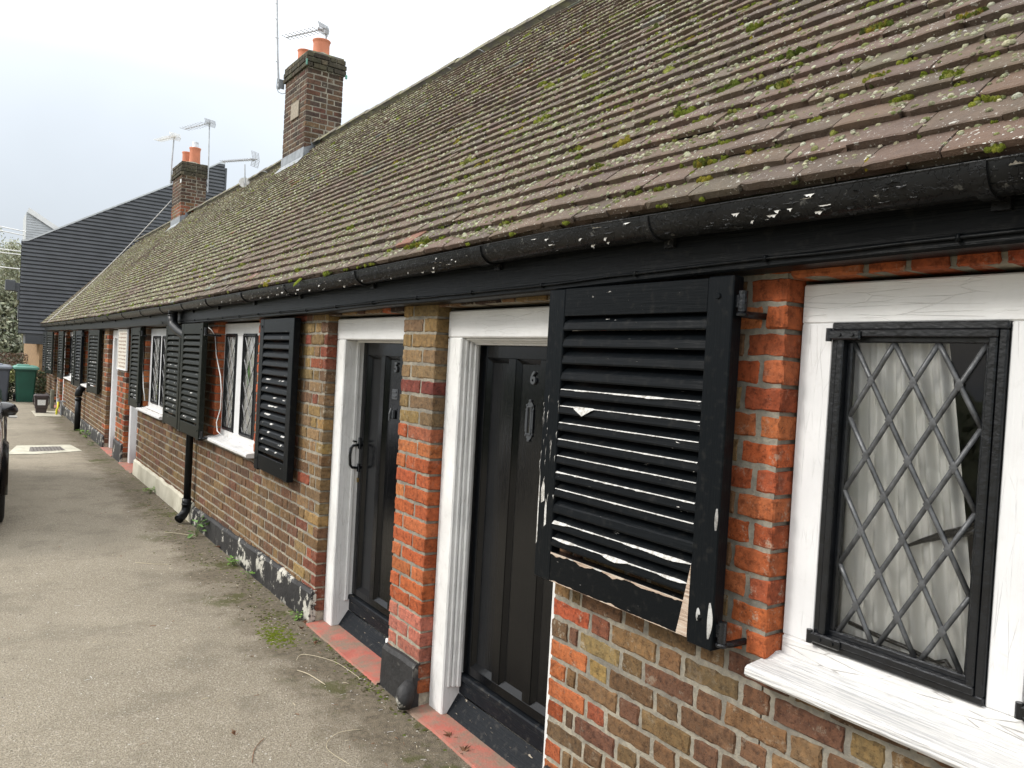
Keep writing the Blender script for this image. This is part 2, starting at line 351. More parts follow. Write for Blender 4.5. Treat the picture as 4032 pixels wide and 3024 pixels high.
# ------------------------------------------------------------------ ground
mb = MB()
ys = [-8, -2] + [i*.5 for i in range(0, 60)] + [32, 40, 60, 120]
mb.sheet([[(x, y, 0) for x in (-9, -4, -1.5, 0, .3)] for y in ys])
tag(mb.build('pavement', M['asphalt']), kind='structure')
mb = MB(); mb.box(-200, 200, -120, 320, -.5, -.02)
tag(mb.build('ground', M['grass']), kind='structure')
# ------------------------------------------------------------------ the terrace
YE, Y0 = 25.0, -3.0
def lerp(t, ks):
    for (a, va), (b, vb) in zip(ks, ks[1:]):
        if t <= b: return va+(vb-va)*max(0, (t-a))/(b-a)
    return ks[-1][1]
FB = [(-3, 1.955), (.7, 1.95), (1.43, 1.94), (2.3, 1.922), (3.5, 1.914), (4.6, 1.900), (6.9, 1.885), (13.4, 1.87), (18, 1.88), (25, 1.90)]   # sagging underside of the beam
GL = [(-3, 2.09), (.6, 2.090), (2.04, 2.103), (4.1, 2.075), (8, 2.046), (13.9, 2.033), (19, 2.04), (25.1, 2.06)]                       # gutter lip
house = thing('cottage_terrace', 'long low brick terrace with black shutters, white frames and a mossy tiled roof', 'cottages', (0, 0, 0))
# openings: y0, y1, z0, z1
WIN = [(.12, 1.27, .885, 1.918), (5.88, 7.04, .875, 1.89), (9.15, 10.44, .87, 1.87), (15.15, 16.45, .86, 1.86), (18.0, 19.9, .85, 1.86), (23.15, 24.2, .86, 1.86)]
DOOR = [(2.19, 3.16, 0, 1.90), (3.50, 4.50, 0, 1.885), (10.78, 11.78, 0, 1.87), (12.53, 13.56, 0, 1.865), (20.25, 21.1, 0, 1.86), (21.75, 22.6, 0, 1.86)]
OPEN = [(a, b, c, d, 'w') for a, b, c, d in WIN]+[(a, b, c, d, 'd') for a, b, c, d in DOOR]
CH = .0745
OR = [(.47, .125, .045), (.40, .105, .04), (.50, .17, .065), (.43, .14, .055), (.36, .095, .042)]
FI = [(.185, .112, .057), (.215, .136, .066), (.16, .096, .053), (.235, .158, .077), (.17, .098, .058), (.14, .086, .053), (.20, .12, .063), (.175, .090, .056), (.18, .12, .062), (.205, .128, .066)]
YL = [(.30, .205, .085), (.25, .175, .08), (.22, .155, .085), (.27, .18, .095)]
DK = [(.075, .045, .032), (.10, .06, .04), (.06, .04, .03)]
def brick(mb, P, u0, u1, z0, z1, col, near, dep=.075, seed=0):
    """one brick: front on depth 0, P maps (u, z, depth) to the world"""
    w_ = u1-u0
    if w_ < .012: return
    n = max(2, int(w_/.028)) if near else 1; mm = 3 if near else 1
    j = .0028 if near else .0015; off = U(-.0025, .003); sk = U(-.0015, .0015)
    us = [u0+.002]+[u0+.006+(w_-.012)*i/(n) for i in range(n+1)]+[u1-.002] if w_ > .03 else [u0+.002, (u0+u1)/2, u1-.002]
    zs = [z0]+[z0+.005+(z1-z0-.010)*i/mm for i in range(mm+1)]+[z1]
    vs = []; nu, nz = len(us), len(zs)
    for jz, z in enumerate(zs):
        for iu, u in enumerate(us):
            ed = iu in (0, nu-1) or jz in (0, nz-1); cn = iu in (0, nu-1) and jz in (0, nz-1)
            uu = u+U(-j, j); zz = z+U(-j, j)+sk*(u-u0)/w_
            if cn: uu += (.003 if iu == 0 else -.003)*U(0, 1); zz += (.003 if jz == 0 else -.003)*U(0, 1)
            d = off+(.0040+U(-.0015, .003)+(.004*U(0, 1)**3) if ed else (U(-.0012, .0014) if near else 0))
            vs.append(P(uu, zz, d))
    fs = [(a*nu+b, a*nu+b+1, (a+1)*nu+b+1, (a+1)*nu+b) for a in range(nz-1) for b in range(nu-1)]
    ring = [b for b in range(nu)]+[a*nu+nu-1 for a in range(1, nz)]+[(nz-1)*nu+b for b in range(nu-2, -1, -1)]+[a*nu for a in range(nz-2, 0, -1)]
    base = len(vs)
    for r_ in ring:
        a, b = divmod(r_, nu)
        uu = u0 if b == 0 else (u1 if b == nu-1 else us[b]); zz = z0 if a == 0 else (z1 if a == nz-1 else zs[a])
        vs.append(P(uu, zz, dep))
    k = len(ring); fs += [(ring[i], base+i, base+(i+1) % k, ring[(i+1) % k]) for i in range(k)]
    mb.add(vs, fs, col=col)
def vary(c, s=.12):
    f = 1+U(-s, s); return tuple(min(1, q*f*(1+U(-.05, .05))) for q in c)
def colour(y, z, w_):
    q = min([(min(abs(y-a), abs(y-b)), k, a, b) for a, b, c, d, k in OPEN if (c+.02 < z < d+.1)] or [(9, '', 0, 0)])
    top = z > 1.70
    if 3.16 < y < 3.5:
        if z < 1.335: c = rnd.choice(OR[:4]) if U(0, 1) < .88 else (.34, .12, .06)
        elif 1.48 < z < 1.56: c = (.20, .06, .045)
        else: c = rnd.choice(YL)
        if .2 < z < .42: c = (.46, .17, .12)
    elif q[1] == 'w' and q[0] < .23: c = rnd.choice(OR) if (U(0, 1) < .55 if y > 9 else (w_ > .12 or q[0] < .12)) else rnd.choice(DK[:2]+FI)
    elif q[1] == 'd' and q[0] < .20 and y < 2.5: c = rnd.choice(OR) if U(0, 1) < .8 else rnd.choice(FI)
    elif q[1] == 'd' and y > 10 and (q[0] < .25 or 11.7 < y < 12.6): c = rnd.choice(OR) if U(0, 1) < (.42 if 11.7 < y < 12.6 else .2) else rnd.choice(FI+DK)
    elif q[1] == 'd' and q[0] < .3 and U(0, 1) < .5: c = rnd.choice([(.30, .09, .05), (.22, .08, .05)]+YL)
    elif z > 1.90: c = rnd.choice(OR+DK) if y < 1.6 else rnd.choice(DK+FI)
    else:
        c = rnd.choice(FI)
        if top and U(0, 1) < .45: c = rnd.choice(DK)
        if 4.5 < y < 5.2 and z > 1.1 and U(0, 1) < .6: c = rnd.choice(YL+[(.27, .08, .05)])
    return vary(c)
P0 = lambda u, z, d: (d, u, z)
near_b, far_b = MB(), MB()
k = 0; z = .075
while z < 1.99:
    zt = z+CH-.0118; zm = (z+zt)/2
    cuts = sorted([(a, b) for a, b, c, d, _ in OPEN if c-.01 < zm < d+.075]); ints = []; y = -.6
    for a, b in cuts:
        if a > y: ints.append((y, a))
        y = b
    ints.append((y, YE))
    for a, b in ints:
        far_ = a > 6.0; y = b; st = k % 2; first = True       # laid from the corner that shows
        while y > a+.015:
            L_ = .215 if st else .103
            if first and not st: L_ = .103
            y2 = max(a, y-L_)
            if y2-a < .03: y2 = a
            yc = (y+y2)/2
            g = .0 if y2 == a else .0105
            brick(near_b if yc < 6 else far_b, P0, y2+g, y, z, zt, colour(yc, zm, y-y2), yc < 6)
            if first and not st and y2 > a+.06 and not 3.1 < b < 3.55:      # closer
                y = y2; y2 = y-.056; brick(near_b if yc < 6 else far_b, P0, y2+.009, y, z, zt, vary(rnd.choice(FI+DK)), yc < 6)
            y = y2; st = 1-st; first = False
    z += CH; k += 1
wall = MB()      # solid core behind the bricks; its face is the mortar
edges = sorted(set([Y0, YE]+[v for a, b, c, d, _ in OPEN for v in (a, b)]))
for a, b in zip(edges, edges[1:]):
    o = [q for q in OPEN if q[0] <= (a+b)/2 <= q[1]]; x0, x1 = .0048, .25
    if not o: wall.box(x0, x1, a+.009, b-.009, 0, 2.06)
    else:
        o = o[0]; wall.box(x0+.004, x1-.004, a-.009, b+.009, o[3]+.006, 2.056)
        y_ = b
        while y_ > a+.01:      # one course of bricks over each frame
            L_ = rnd.choice((.103, .215)); y2 = max(a, y_-L_)
            brick(near_b if a < 6 else far_b, P0, y2+.010, y_, o[3]+.006, o[3]+.068, vary(rnd.choice(OR if a < 1 else DK+DK+FI+OR[:1])), a < 6, .12); y_ = y2
        if o[4] == 'w': wall.box(x0+.0005, x1-.002, a-.003, b+.003, 0.001, o[2]-.012)
wall.box(.26, 4.35, Y0, Y0+.2, 0, 2.4, mi=1); wall.box(.26, 4.35, YE-.2, YE, 0, 2.05, mi=1); wall.box(4.15, 4.35, Y0+.2, YE-.2, 0, 2.4, mi=1)
wall.box(.26, 4.15, Y0+.2, YE-.2, -.03, .03, mi=2); wall.box(.26, 4.15, Y0+.2, YE-.2, 2.06, 2.1, mi=2)
for q in (2.14, 3.33, 7.8, 11.3+.8, 17.3, 21.4): wall.box(.26, 4.15, q-.04, q+.04, .03, 2.06, mi=2)
wl = wall.build('wall', [M['mortar'], M['plaster'], M['plaster']], house)
near_b.build('brickwork', M['brick'], wl, colors=True); far_b.build('brickwork', M['brick'], wl, colors=True)
# gable above the far end and near end
for y in (Y0+.1, YE-.15):
    gb = MB(); gb.add([(0, y-.1, 2.05), (4.34, y-.1, 2.05), (2.17, y-.1, 4.55), (0, y+.1, 2.05), (4.34, y+.1, 2.05), (2.17, y+.1, 4.55)], [(0, 1, 2), (5, 4, 3), (0, 3, 4, 1), (1, 4, 5, 2), (2, 5, 3, 0)])
    gb.build('gable', M['tan_brick'], house)
# plinth
def plinth(y0, y1, mat, zt, name='plinth'):
    mb = MB(); n = max(2, int((y1-y0)/.05)); rows = []
    for i in range(n+1):
        y = y0+(y1-y0)*i/n; t = zt(y)+.012*fbm((y*3, 7, 1)); b = .006*fbm((y*6, 1, 4))
        rows.append([(-.030+b, y, -.02), (-.028+b*1.4, y, .07), (-.024+b, y, t-.02), (-.012, y, t), (.012, y, t+.003)])
    mb.sheet([[r_[j] for r_ in rows] for j in range(5)])
    for r_ in (rows[0], rows[-1]): mb.add([p for p in r_]+[(.012, r_[0][1], -.02)], [tuple(range(6)), tuple(range(5, -1, -1))])
    if name == 'plinth' and y0 > 2: pass
    return mb.build(name, mat, house, smooth=False)
plinth(-3, 2.17, M['plinth_black'], lambda y: .20)
plinth(3.165, 3.50, M['plinth_black'], lambda y: .215)
plinth(4.502, 7.6, M['plinth_black'], lambda y: lerp(y, [(4.5, .195), (5.5, .20), (7.7, .16)]))
tag(plinth(7.6, 10.76, M['plinth_cream'], lambda y: .19), 'cream rendered plinth')
plinth(11.80, 12.52, M['plinth_black'], lambda y: .26); plinth(13.57, 20.2, M['plinth_black'], lambda y: .19); plinth(22.62, 24.95, M['plinth_black'], lambda y: .19)
# bull-nosed black blob and white overflow pipe beside the brick pier
mb = MB(); mb.tube([(.0, 3.20, .095), (-.030, 3.19, .10), (-.050, 3.18, .09), (-.060, 3.172, .06), (-.058, 3.17, .02)], [.030, .040, .044, .042, .030], 14)
mb.build('drain_bend', M['plinth_black'], house, smooth=True)
# ------------------------------------------------------------------ beam, gutter, cable
mb = MB(); ys = np.arange(Y0, YE+.01, .25); rows = []
for y in ys:
    fb = lerp(y, FB); b = .0012*fbm((y*2, 3, 3)); wv = .004*fbm((y*1.5, 8, 1))
    rows.append([(.004, y, fb+wv), (-.082, y, fb+wv), (-.088+b, y, fb+.006+wv), (-.088+b, y, fb+.02+wv), (-.0865+b, y, fb+.024+wv), (-.088+b, y, fb+.03+wv), (-.088+b, y, lerp(y, GL)+.02)])
mb.sheet(rows); mb.build('eaves_beam', M['black_h'], house)
mb = MB(); pts = []
for y in np.arange(-1, 9.2, .12):
    fb = lerp(y, FB); pts.append((-.0935, y, fb+.022+.010*noise.noise((y*.8, 2, 2))+.004*noise.noise((y*5, 2, 2))+(0 if y < 4.6 else 0)))
mb.tube(pts, .0042, 6)
for i in range(3, len(pts), 4): p = pts[i]; mb.box(p[0]-.006, p[0]+.008, p[1]-.004, p[1]+.004, p[2]-.008, p[2]+.008)
mb.build('cable', M['black_h'], house, smooth=True)
gut = MB(); GR = .057
def gut_ring(y, r, x0=-.146, a0=0, a1=math.pi):
    zl = lerp(y, GL); return [(x0-math.cos(a0+(a1-a0)*t/14)*r, y, zl-math.sin(a0+(a1-a0)*t/14)*r*1.02) for t in range(15)]
gy = np.arange(Y0, YE+.12, .2)
gut.sheet([gut_ring(y, GR+.0006*fbm((y*3, 1, 1))) for y in gy][::-1]); gut.sheet([gut_ring(y, GR-.004) for y in gy])
lip = []
for y in gy: zl = lerp(y, GL); lip.append([(-.146-GR, y, zl-.001), (-.146-GR-.003, y, zl+.002), (-.146-GR, y, zl+.005), (-.146-GR+.005, y, zl+.004), (-.146-GR+.004, y, zl-.002)])
gut.sheet(lip)
go = gut.build('gutter', [M['gutter_black']], house, smooth=True)
for i, y in enumerate([-.2, .72, 1.62, 2.53, 3.68, 4.75, 5.7, 6.7, 7.6, 8.6, 9.7, 11, 12.3, 13.6, 15, 16.5, 18, 19.6, 21.3, 23]):
    b = MB(); wdt = .03 if i % 3 else .075
    b.sheet([gut_ring(y+q, GR+r) for q, r in ((-wdt/2, .0), (-wdt/2, .006), (wdt/2, .006), (wdt/2, 0))][::-1])
    b.box(-.10, -.088, y-.018, y+.018, lerp(y, GL)-.075, lerp(y, GL)-.01)
    b.build('gutter_bracket', M['gutter_black'], go, smooth=False)
fl = MB()         # curling flakes of old paint on the gutter
for i in range(520):
    y = .3+U(0, 1)**1.35*7.5; cl = noise.noise((y*2.2, 5, 5))
    if cl < -.05 and U(0, 1) < .75: continue
    a = U(.15, 1.25); zl = lerp(y, GL)
    wht = U(0, 1) < .22; L_ = U(.004, .017)*(1.7 if U(0, 1) < .1 else 1); H_ = U(.002, .007)*(1.5 if wht else 1); n_ = 7; dirn = rnd.choice((1, 1, -1)); g = []
    if i < 9: y, a, wht, L_, H_, dirn = .585+.022*(i % 5), .35+.16*(i//3)+U(0, .3), i % 3 < 2, U(.012, .024), U(.007, .012), 1
    if i < 9: g = []
    rag = [U(.3, 1) for _ in range(n_+1)]; skew = U(-.5, .5)
    for s_ in range(4):
        t = s_/3; row = []
        for q in range(n_+1):
            f = q/n_; prof = math.sin(math.pi*min(1, f*.9+.05))**.6*rag[q]; aa = a+dirn*H_*prof*t/GR*.9; lift = .0006+H_*prof*.95*t*t+.0008*math.sin(f*9)*t
            row.append((-.146-math.cos(aa)*(GR+lift), y+(f-.5)*2*L_*(1-.25*t)+skew*H_*t, zl-math.sin(aa)*(GR+lift)*1.02))
        g.append(row)
    if dirn < 0: g = g[::-1]
    fl.sheet(g, mi=0 if wht else 1)
tag(fl.build('peeling_paint', [M['peel_white'], M['gutter_black']], go, smooth=True), kind='stuff')
# ------------------------------------------------------------------ roof
T47 = math.tan(R(47)); C47, S47 = math.cos(R(47)), math.sin(R(47)); SL = 3.475; GA = .0962
def rp(y, s, n=0.0):
    sag = (lerp(y, GL)-2.09)*(1-.6*s/SL)+.010*noise.noise((y*.35, s*.6, 3)); 
    if y > 14: sag += .004*(y-14)*(s/SL)
    return (-.2+s*C47-n*S47, y, 2.10+s*S47+n*C47+sag)
dk = MB(); dy = [Y0+(YE+.05-Y0)*i/56 for i in range(57)]
dk.sheet([[rp(y, s, -.008) for s in (.03, .5, 1.2, 2.2, 3.2, SL)] for y in dy])
dk.sheet([[rp(y, s, -.03) for s in (.03, .5, 1.2, 2.2, 3.2, SL)] for y in dy][::-1])
dk.sheet([[(2.17+t*2.37, y, 4.63-t*2.54) for t in (0, .3, .7, 1)] for y in dy], mi=1)
roof = dk.build('roof', [M['bark'], M['roof_tile']], house, colors=True)
TC = [(.092, .068, .053), (.084, .064, .051), (.098, .071, .054), (.092, .070, .055), (.080, .061, .048), (.103, .075, .056), (.094, .067, .050)]
TR = [(.165, .085, .058), (.15, .08, .06)]; TG = [(.115, .125, .112), (.13, .135, .125)]
tiles = MB()
nrow = int((SL-.012)/GA)
for r_ in range(-1, nrow+1):
    s0 = .012+r_*GA if r_ >= 0 else .022; y = Y0+(.0825 if r_ % 2 else 0); wv = U(0, 99)
    while y < YE:
        wt = .165; fine = y < 6.5
        c = rnd.choice(TC); q = U(0, 1)
        if q < .005: c = rnd.choice(TR)
        elif q < .014 and y > 2.6: c = rnd.choice(TG)
        c = vary(c, .09); ds = U(-.0025, .0025)+(-.006 if U(0, 1) < .05 else 0)+.013*noise.noise((y*.8, r_*.9, 1)); sk = U(-.005, .005); lift = U(0, .0016)+(.005 if U(0, 1) < .03 else 0)
        rot = U(-.0018, .0018); th = U(.019, .024)
        if r_ < 0: lift = -.020
        nc = 7 if fine else 2; vs = []; g0 = y+.0015; g1 = y+wt-.0015
        if r_ >= 0 and U(0, 1) < .004 and y < 12: y += wt; continue
        prof = ((-1, .002), (0, th-.0015), (.006, th), (.04, th*.68+.001), (GA+.012, .0015))
        for (s, n_) in prof:
            for i in range(nc+1):
                t = i/nc; yy = g0+(g1-g0)*t; ss = s0+ds+sk*(t-.5)+(max(s, 0)); 
                if s <= .006 and fine: ss += .0028*noise.noise((yy*38, r_*3.1, 9))+(.006 if (i in (0, nc) and U(0, 1) < .25) else 0)
                nn = n_+lift+(rot*(t-.5)*2 if s >= 0 else 0)+(.0012*noise.noise((yy*30, ss*30, 2)) if fine and s >= 0 else 0)-.0022*(2*t-1)**2*(1 if s >= 0 else 0)
                vs.append(rp(yy, ss, nn))
        k = nc+1; fs = [(a*k+b+1, a*k+b, (a+1)*k+b, (a+1)*k+b+1) for a in range(len(prof)-1) for b in range(nc)]
        b0 = len(vs)
        for i_ in (0, nc):
            col_ = [a*k+i_ for a in range(1, len(prof))]; b0 = len(vs)
            for a in col_: p = vs[a]; vs.append((p[0]+.016*S47, p[1], p[2]-.016*C47))
            for j in range(len(col_)-1): fs.append((col_[j], col_[j+1], b0+j+1, b0+j) if i_ == 0 else (col_[j+1], col_[j], b0+j, b0+j+1))
        tiles.add(vs, fs, col=c); y += wt
tiles.build('roof_tiles', M['roof_tile'], roof, colors=True, smooth=False)
rd = MB(); y = Y0
while y < YE:      # half-round ridge tiles bedded in mortar
    z = rp(y, SL)[2]-.015; dz = U(-.006, .006); r0 = .105
    rd.sheet([[(2.17-math.cos(a)*(r0+q), y+t, z+dz+math.sin(a)*(r0+q)*.75) for a in [R(5+170*i/10) for i in range(11)]] for t, q in ((0, .0), (.006, .004), (.30, -.001), (.306, -.008))][::-1])
    y += .305
rd.build('ridge', M['ridge_tile'], roof)
vg = MB(); vg.sheet([[rp(YE+.03, s, n) for s in np.linspace(.06, SL, 12)] for n in (-.03, .012)]); vg.sheet([[rp(YE+q, s, .014) for s in np.linspace(.06, SL, 12)] for q in (-.06, .03)])
vg.build('verge', M['ridge_tile'], roof)
# moss: small grey cushions on the tiles and fatter green clumps along the joints
PALE = [(.36, .35, .23), (.46, .45, .32), (.27, .27, .16), (.52, .51, .40), (.24, .23, .15), (.20, .21, .09)]
GRN = [(.13, .155, .02), (.18, .20, .03), (.09, .115, .02), (.22, .23, .06), (.24, .20, .03), (.08, .09, .025)]
def dome(mb, y, s, ry, rs, h, col, lv, base=.010):
    rings = ((1, 0), (.86, .55), (.5, .9)) if lv else ((1, 0), (.65, .75)); n = 7 if lv else 5; vs = []; a0 = U(0, 1)
    for q, hh in rings:
        for i in range(n):
            a = a0+2*math.pi*i/n; f = q*(1+U(-.18, .18)); vs.append(rp(y+math.cos(a)*ry*f, s+math.sin(a)*rs*f, base+hh*h*(1+U(-.1, .1))))
    vs.append(rp(y, s, base+h)); fs = []
    for r_ in range(len(rings)-1):
        for i in range(n): a = r_*n+i; b = r_*n+(i+1) % n; fs.append((b, a, a+n, b+n))
    o = (len(rings)-1)*n
    for i in range(n): fs.append((o+(i+1) % n, o+i, len(vs)-1))
    mb.add(vs, fs, col=col)
mo = MB()
nst = 0
for i in range(120000):
    y = .2+(U(0, 1)**1.5)*24.6; s = U(.03, SL-.03)
    if y < .6 and s < .5: pass
    dens = .62+.9*noise.noise((y*.55, s*.9, 11))+.55*noise.noise((y*2.5, s*3, 4))+.22*(s/SL)+(.12 if 2.5 < y < 13 else -.08)
    if U(0, 1) > dens*.8: continue
    fr = ((s-.012) % GA)/GA; f = .018*(1-fr)+.003; near = y < 7
    r_ = U(.0036, .0088)*(1 if near else 1.4)*(1.5 if U(0, 1) < .1 else 1)
    dome(mo, y, s, r_, r_*U(.7, 1.1), r_*U(.5, .85), vary(rnd.choice(PALE), .2), near, f); nst += 1
GRN += [(.13, .15, .02), (.18, .20, .03)]
def clump(mb, y, s, ry, rs, h, col, tilt=0, n1=9, n2=5):
    vs = []; sd = U(0, 99)
    for j in range(n2):
        q = math.cos(j/(n2-1)*math.pi/2*.98); hh = math.sin(j/(n2-1)*math.pi/2)
        for i in range(n1):
            a = 2*math.pi*i/n1; f = q*(1+.38*noise.noise((math.cos(a)*1.6+sd, math.sin(a)*1.6, j*.5)))
            du, dv = math.cos(a)*ry*f, math.sin(a)*rs*f
            vs.append(rp(y+du*math.cos(tilt)-dv*math.sin(tilt), s+du*math.sin(tilt)+dv*math.cos(tilt), .004+hh*h*(1+.25*noise.noise((i+sd, j*.7, 1)))))
    fs = [(j*n1+(i+1) % n1, j*n1+i, (j+1)*n1+i, (j+1)*n1+(i+1) % n1) for j in range(n2-1) for i in range(n1)]
    fs.append(tuple((n2-1)*n1+i for i in range(n1)))
    mb.add(vs, fs, col=col)
for i in range(7000):
    y = .3+(U(0, 1)**1.35)*22; rr = rnd.randrange(0, nrow); dn = .55+1.1*noise.noise((y*.8, rr*.12, 21))
    if U(0, 1) > dn: continue
    s = .012+rr*GA-.004; big = U(0, 1) < .10; ty = U(.005, .018)*(2.1 if big else 1)
    if U(0, 1) < .4: yj = Y0+(.0825 if rr % 2 else 0); y = yj+round((y-yj)/.165)*.165; clump(mo, y, s+U(.01, .04), U(.006, .011), U(.012, .03), U(.007, .014), vary(rnd.choice(GRN), .2), U(-.3, .3))
    elif big or y < 5:
        cg = rnd.choice(GRN); nn_ = int(3+ty*260)
        for q in range(nn_): u_ = rnd.gauss(0, 1); clump(mo, y+u_*ty*.8, s+rnd.gauss(0, .4)*ty, ty*U(.25, .6)+.002, ty*U(.2, .5)+.002, (ty*U(.2, .6)+.005), vary(cg, .3), U(-.5, .5), 7, 4)
    else: clump(mo, y, s, ty*U(1, 1.8), ty*.7, ty*U(.5, .9)+.006, vary(rnd.choice(GRN), .25), U(-.2, .3), 7, 3)
# the big mat near the eaves and other fat tufts
for (y, s, a, b) in ((3.14, .09, .085, .04), (3.05, .11, .05, .035), (1.52, .19, .035, .018), (1.10, .42, .03, .02), (.95, .62, .04, .02), (1.45, .55, .035, .02), (1.25, .75, .045, .02), (.9, .33, .03, .02), (2.1, .33, .03, .018), (2.4, .55, .035, .02), (1.9, .6, .03, .02)):
    for q in range(34): clump(mo, y+rnd.gauss(0, a*.45), s+rnd.gauss(0, b*.4), U(.005, .013), U(.005, .011), U(.012, .026), vary(rnd.choice(GRN), .25))
for q in range(700):       # seed stalks standing on the fattest tufts
    t = rnd.choice(((1.10, .42), (.95, .62), (1.45, .55), (1.25, .75), (1.52, .19), (2.4, .55), (2.1, .33)))
    y = t[0]+U(-.03, .03); s = t[1]+U(-.015, .015); p = Vector(rp(y, s, .018)); d = Vector((U(-.3, .3), U(-.3, .3), 1)).normalized()*U(.008, .018); o = Vector((.0005, .0005, 0))
    mo.add([tuple(p-o), tuple(p+o), tuple(p+d)], [(0, 1, 2)], col=(.34, .20, .05))
clump(mo, 4.45, -.02, .014, .035, .012, (.2, .24, .03), .1)
mo_o = mo.build('moss', M['moss'], None, colors=True, smooth=True)
tag(mo_o, 'green and grey moss cushions scattered over the tiled roof', 'moss', kind='stuff')
print('moss', nst, len(mo.v), 'tiles', len(tiles.v), 'bricks', len(near_b.v), len(far_b.v))
# ------------------------------------------------------------------ windows
def lattice(y0, y1, z0, z1, nper, vper, x, r, simple_=False):
    """diamond leading clipped to a light; y runs down from y1 (the far side, left in view)"""
    mb = MB(); wy = (y1-y0)/nper; H = z1-z0; kz = vper/wy
    def line(sgn, c):   # t = along y from y1 ; z = z1 - (t - c)*kz*sgn
        pts = []
        ts = [0, y1-y0]
        a, b = 0, y1-y0
        zz = lambda t: z1-sgn*(t-c)*kz
        lo, hi = (c, c+H/kz) if sgn > 0 else (c-H/kz, c)
        a, b = max(0, lo), min(y1-y0, hi)
        if b-a < .006: return
        n = 2 if simple_ else 6; P = []
        for i in range(n):
            t = a+(b-a)*i/(n-1); P.append((x+U(-.0004, .0004), y1-t+U(-.0005, .0005)*(0 if simple_ else 1), zz(t)))
        mb.tube(P, r, 4 if simple_ else 6)
    m_ = int(H/vper)+nper+2
    for i in range(-m_, m_+1): line(1, i*wy); line(-1, i*wy)
    if not simple_:
        for i in range(0, 2*m_):
            for j in range(0, 2*nper+1):
                if (i+j) % 2 == 0:
                    z = z1-i*vper/2; y = y1-j*wy/2
                    if z > z0+.01 and y0+.01 < y < y1-.01 and i > 0:
                        mb.add([(x-r*1.5, y, z), (x-r, y+r*1.5, z), (x-r, y, z+r*2.3), (x-r, y-r*1.5, z), (x-r, y, z-r*2.3)], [(0, 1, 2), (0, 2, 3), (0, 3, 4), (0, 4, 1)])
    for v in range(len(mb.v)): p = mb.v[v]; mb.v[v] = (x+(p[0]-x)*.8, p[1], p[2])
    return mb
def window(i, op, lights, fr, sill_y, simple_, nper=3, vper=.19, sz=None):
    y0, y1, z0, z1 = op; fz1 = z1-.006 if not simple_ else z1-.012; xf = .06 if not simple_ else .06
    root = MB()
    root.bbox(xf, xf+.08, fr[0], fr[1], fz1-.105, fz1, b=.004)           # head
    zb = lights[0][2]
    root.bbox(xf+.001, xf+.08, fr[0], lights[-1][0]-.001 if False else fr[0]+.09, zb-.002, fz1-.104, b=.004, mi=1)
    root.bbox(xf+.001, xf+.08, lights[0][1]+.001, fr[1], zb-.002, fz1-.104, b=.004, mi=1)
    for a, b in zip(lights, lights[1:]): root.bbox(xf+.002, xf+.078, b[1]+.001, a[0]-.001, zb-.002, fz1-.104, b=.004, mi=1)
    root.bbox(xf-.002, xf+.08, fr[0], fr[1], z0+.010, zb-.001, b=.006, mi=2)
    wn_ = root.build('window', [M['white_h'], M['white_v'], M['white_worn']], house)
    s = MB(); ys = np.linspace(sill_y[0], sill_y[1], 28); zf = z0-.022; xs = -.068
    prof = [(.06, z0+.028), (.045, z0+.028), (.01, z0+.012), (xs+.008, z0+.004), (xs, z0-.002), (xs-.001, zf+.004), (xs+.006, zf-.004), (.01, zf-.006)]
    s.sheet([[(x+.0012*fbm((y*20, x*50, 1)), y, z+.0015*fbm((y*14, z*60, 2))) for x, z in prof] for y in ys][::-1])
    for y in (ys[0], ys[-1]): s.add([(x, y, z) for x, z in prof]+[(.06, y, zf-.006)], [tuple(range(9)), tuple(range(8, -1, -1))])
    s.build('sill', M['white_sill'], wn_)
    for (a, b, c, d) in lights:
        f = MB(); t = .05 if not simple_ else .028; xo = xf-.012
        def ringf(y0_, y1_, z0_, z1_, tt, xa, xb):
            f.bbox(xa, xb, y0_, y1_, z1_-tt, z1_, b=.003); f.bbox(xa, xb, y0_, y1_, z0_, z0_+tt, b=.003)
            f.bbox(xa+.0007, xb-.0007, y0_+.0007, y0_+tt, z0_+tt-.001, z1_-tt+.001, b=.003); f.bbox(xa+.0007, xb-.0007, y1_-tt, y1_-.0007, z0_+tt-.001, z1_-tt+.001, b=.003)
        ringf(a, b, c, d, t*.38, xo+.004, xf+.03 if not simple_ else xf+.014); ringf(a+t*.36, b-t*.36, c+t*.36, d-t*.36, t*.38, xo-.002, xf+.03 if not simple_ else xf+.012); ringf(a+t*.7, b-t*.7, c+t*.7, d-t*.7, t*.3, xf+.008 if not simple_ else xf-.001, xf+.03 if not simple_ else xf+.012)
        if not simple_:
            for zz in (d-.045, c+.012): f.bbox(xo-.010, xo+.002, b-.085, b+.004, zz, zz+.026, b=.004); f.tube([(xo-.004, b+.002, zz-.004), (xo-.004, b+.002, zz+.03)], .008, 10)
            for yy in (b-.03, b-.065): 
                for zz in (d-.032, c+.025): f.tube([(xo-.008, yy, zz), (xo-.014, yy, zz)], .005, 8)
        cs = f.build('casement', M['iron'], wn_)
        g0, g1, gc, gd = a+t, b-t, c+t, d-t
        xg = xf+.018 if not simple_ else xf+.006
        lattice(g0, g1, gc, gd, nper, vper, xg-.002, .0066 if not simple_ else .0042, simple_).build('leading', M['lead'], wn_, smooth=not simple_)
        g = MB(); g.add([(xg, g0-.003, gc-.003), (xg, g1+.003, gc-.003), (xg, g1+.003, gd+.003), (xg, g0-.003, gd+.003)], [(3, 2, 1, 0)]); g.build('glass_pane', M['glass'], wn_)
    return wn_
window(0, WIN[0], [(.752, 1.170, .962, 1.808), (.262, .675, .962, 1.808)], (.13, 1.266), (.05, 1.283), False)
window(1, WIN[1], [(6.65, 6.985, .955, 1.79), (6.10, 6.46, .955, 1.79)], (5.885, 7.045), (5.82, 7.09), True, 2, .185)
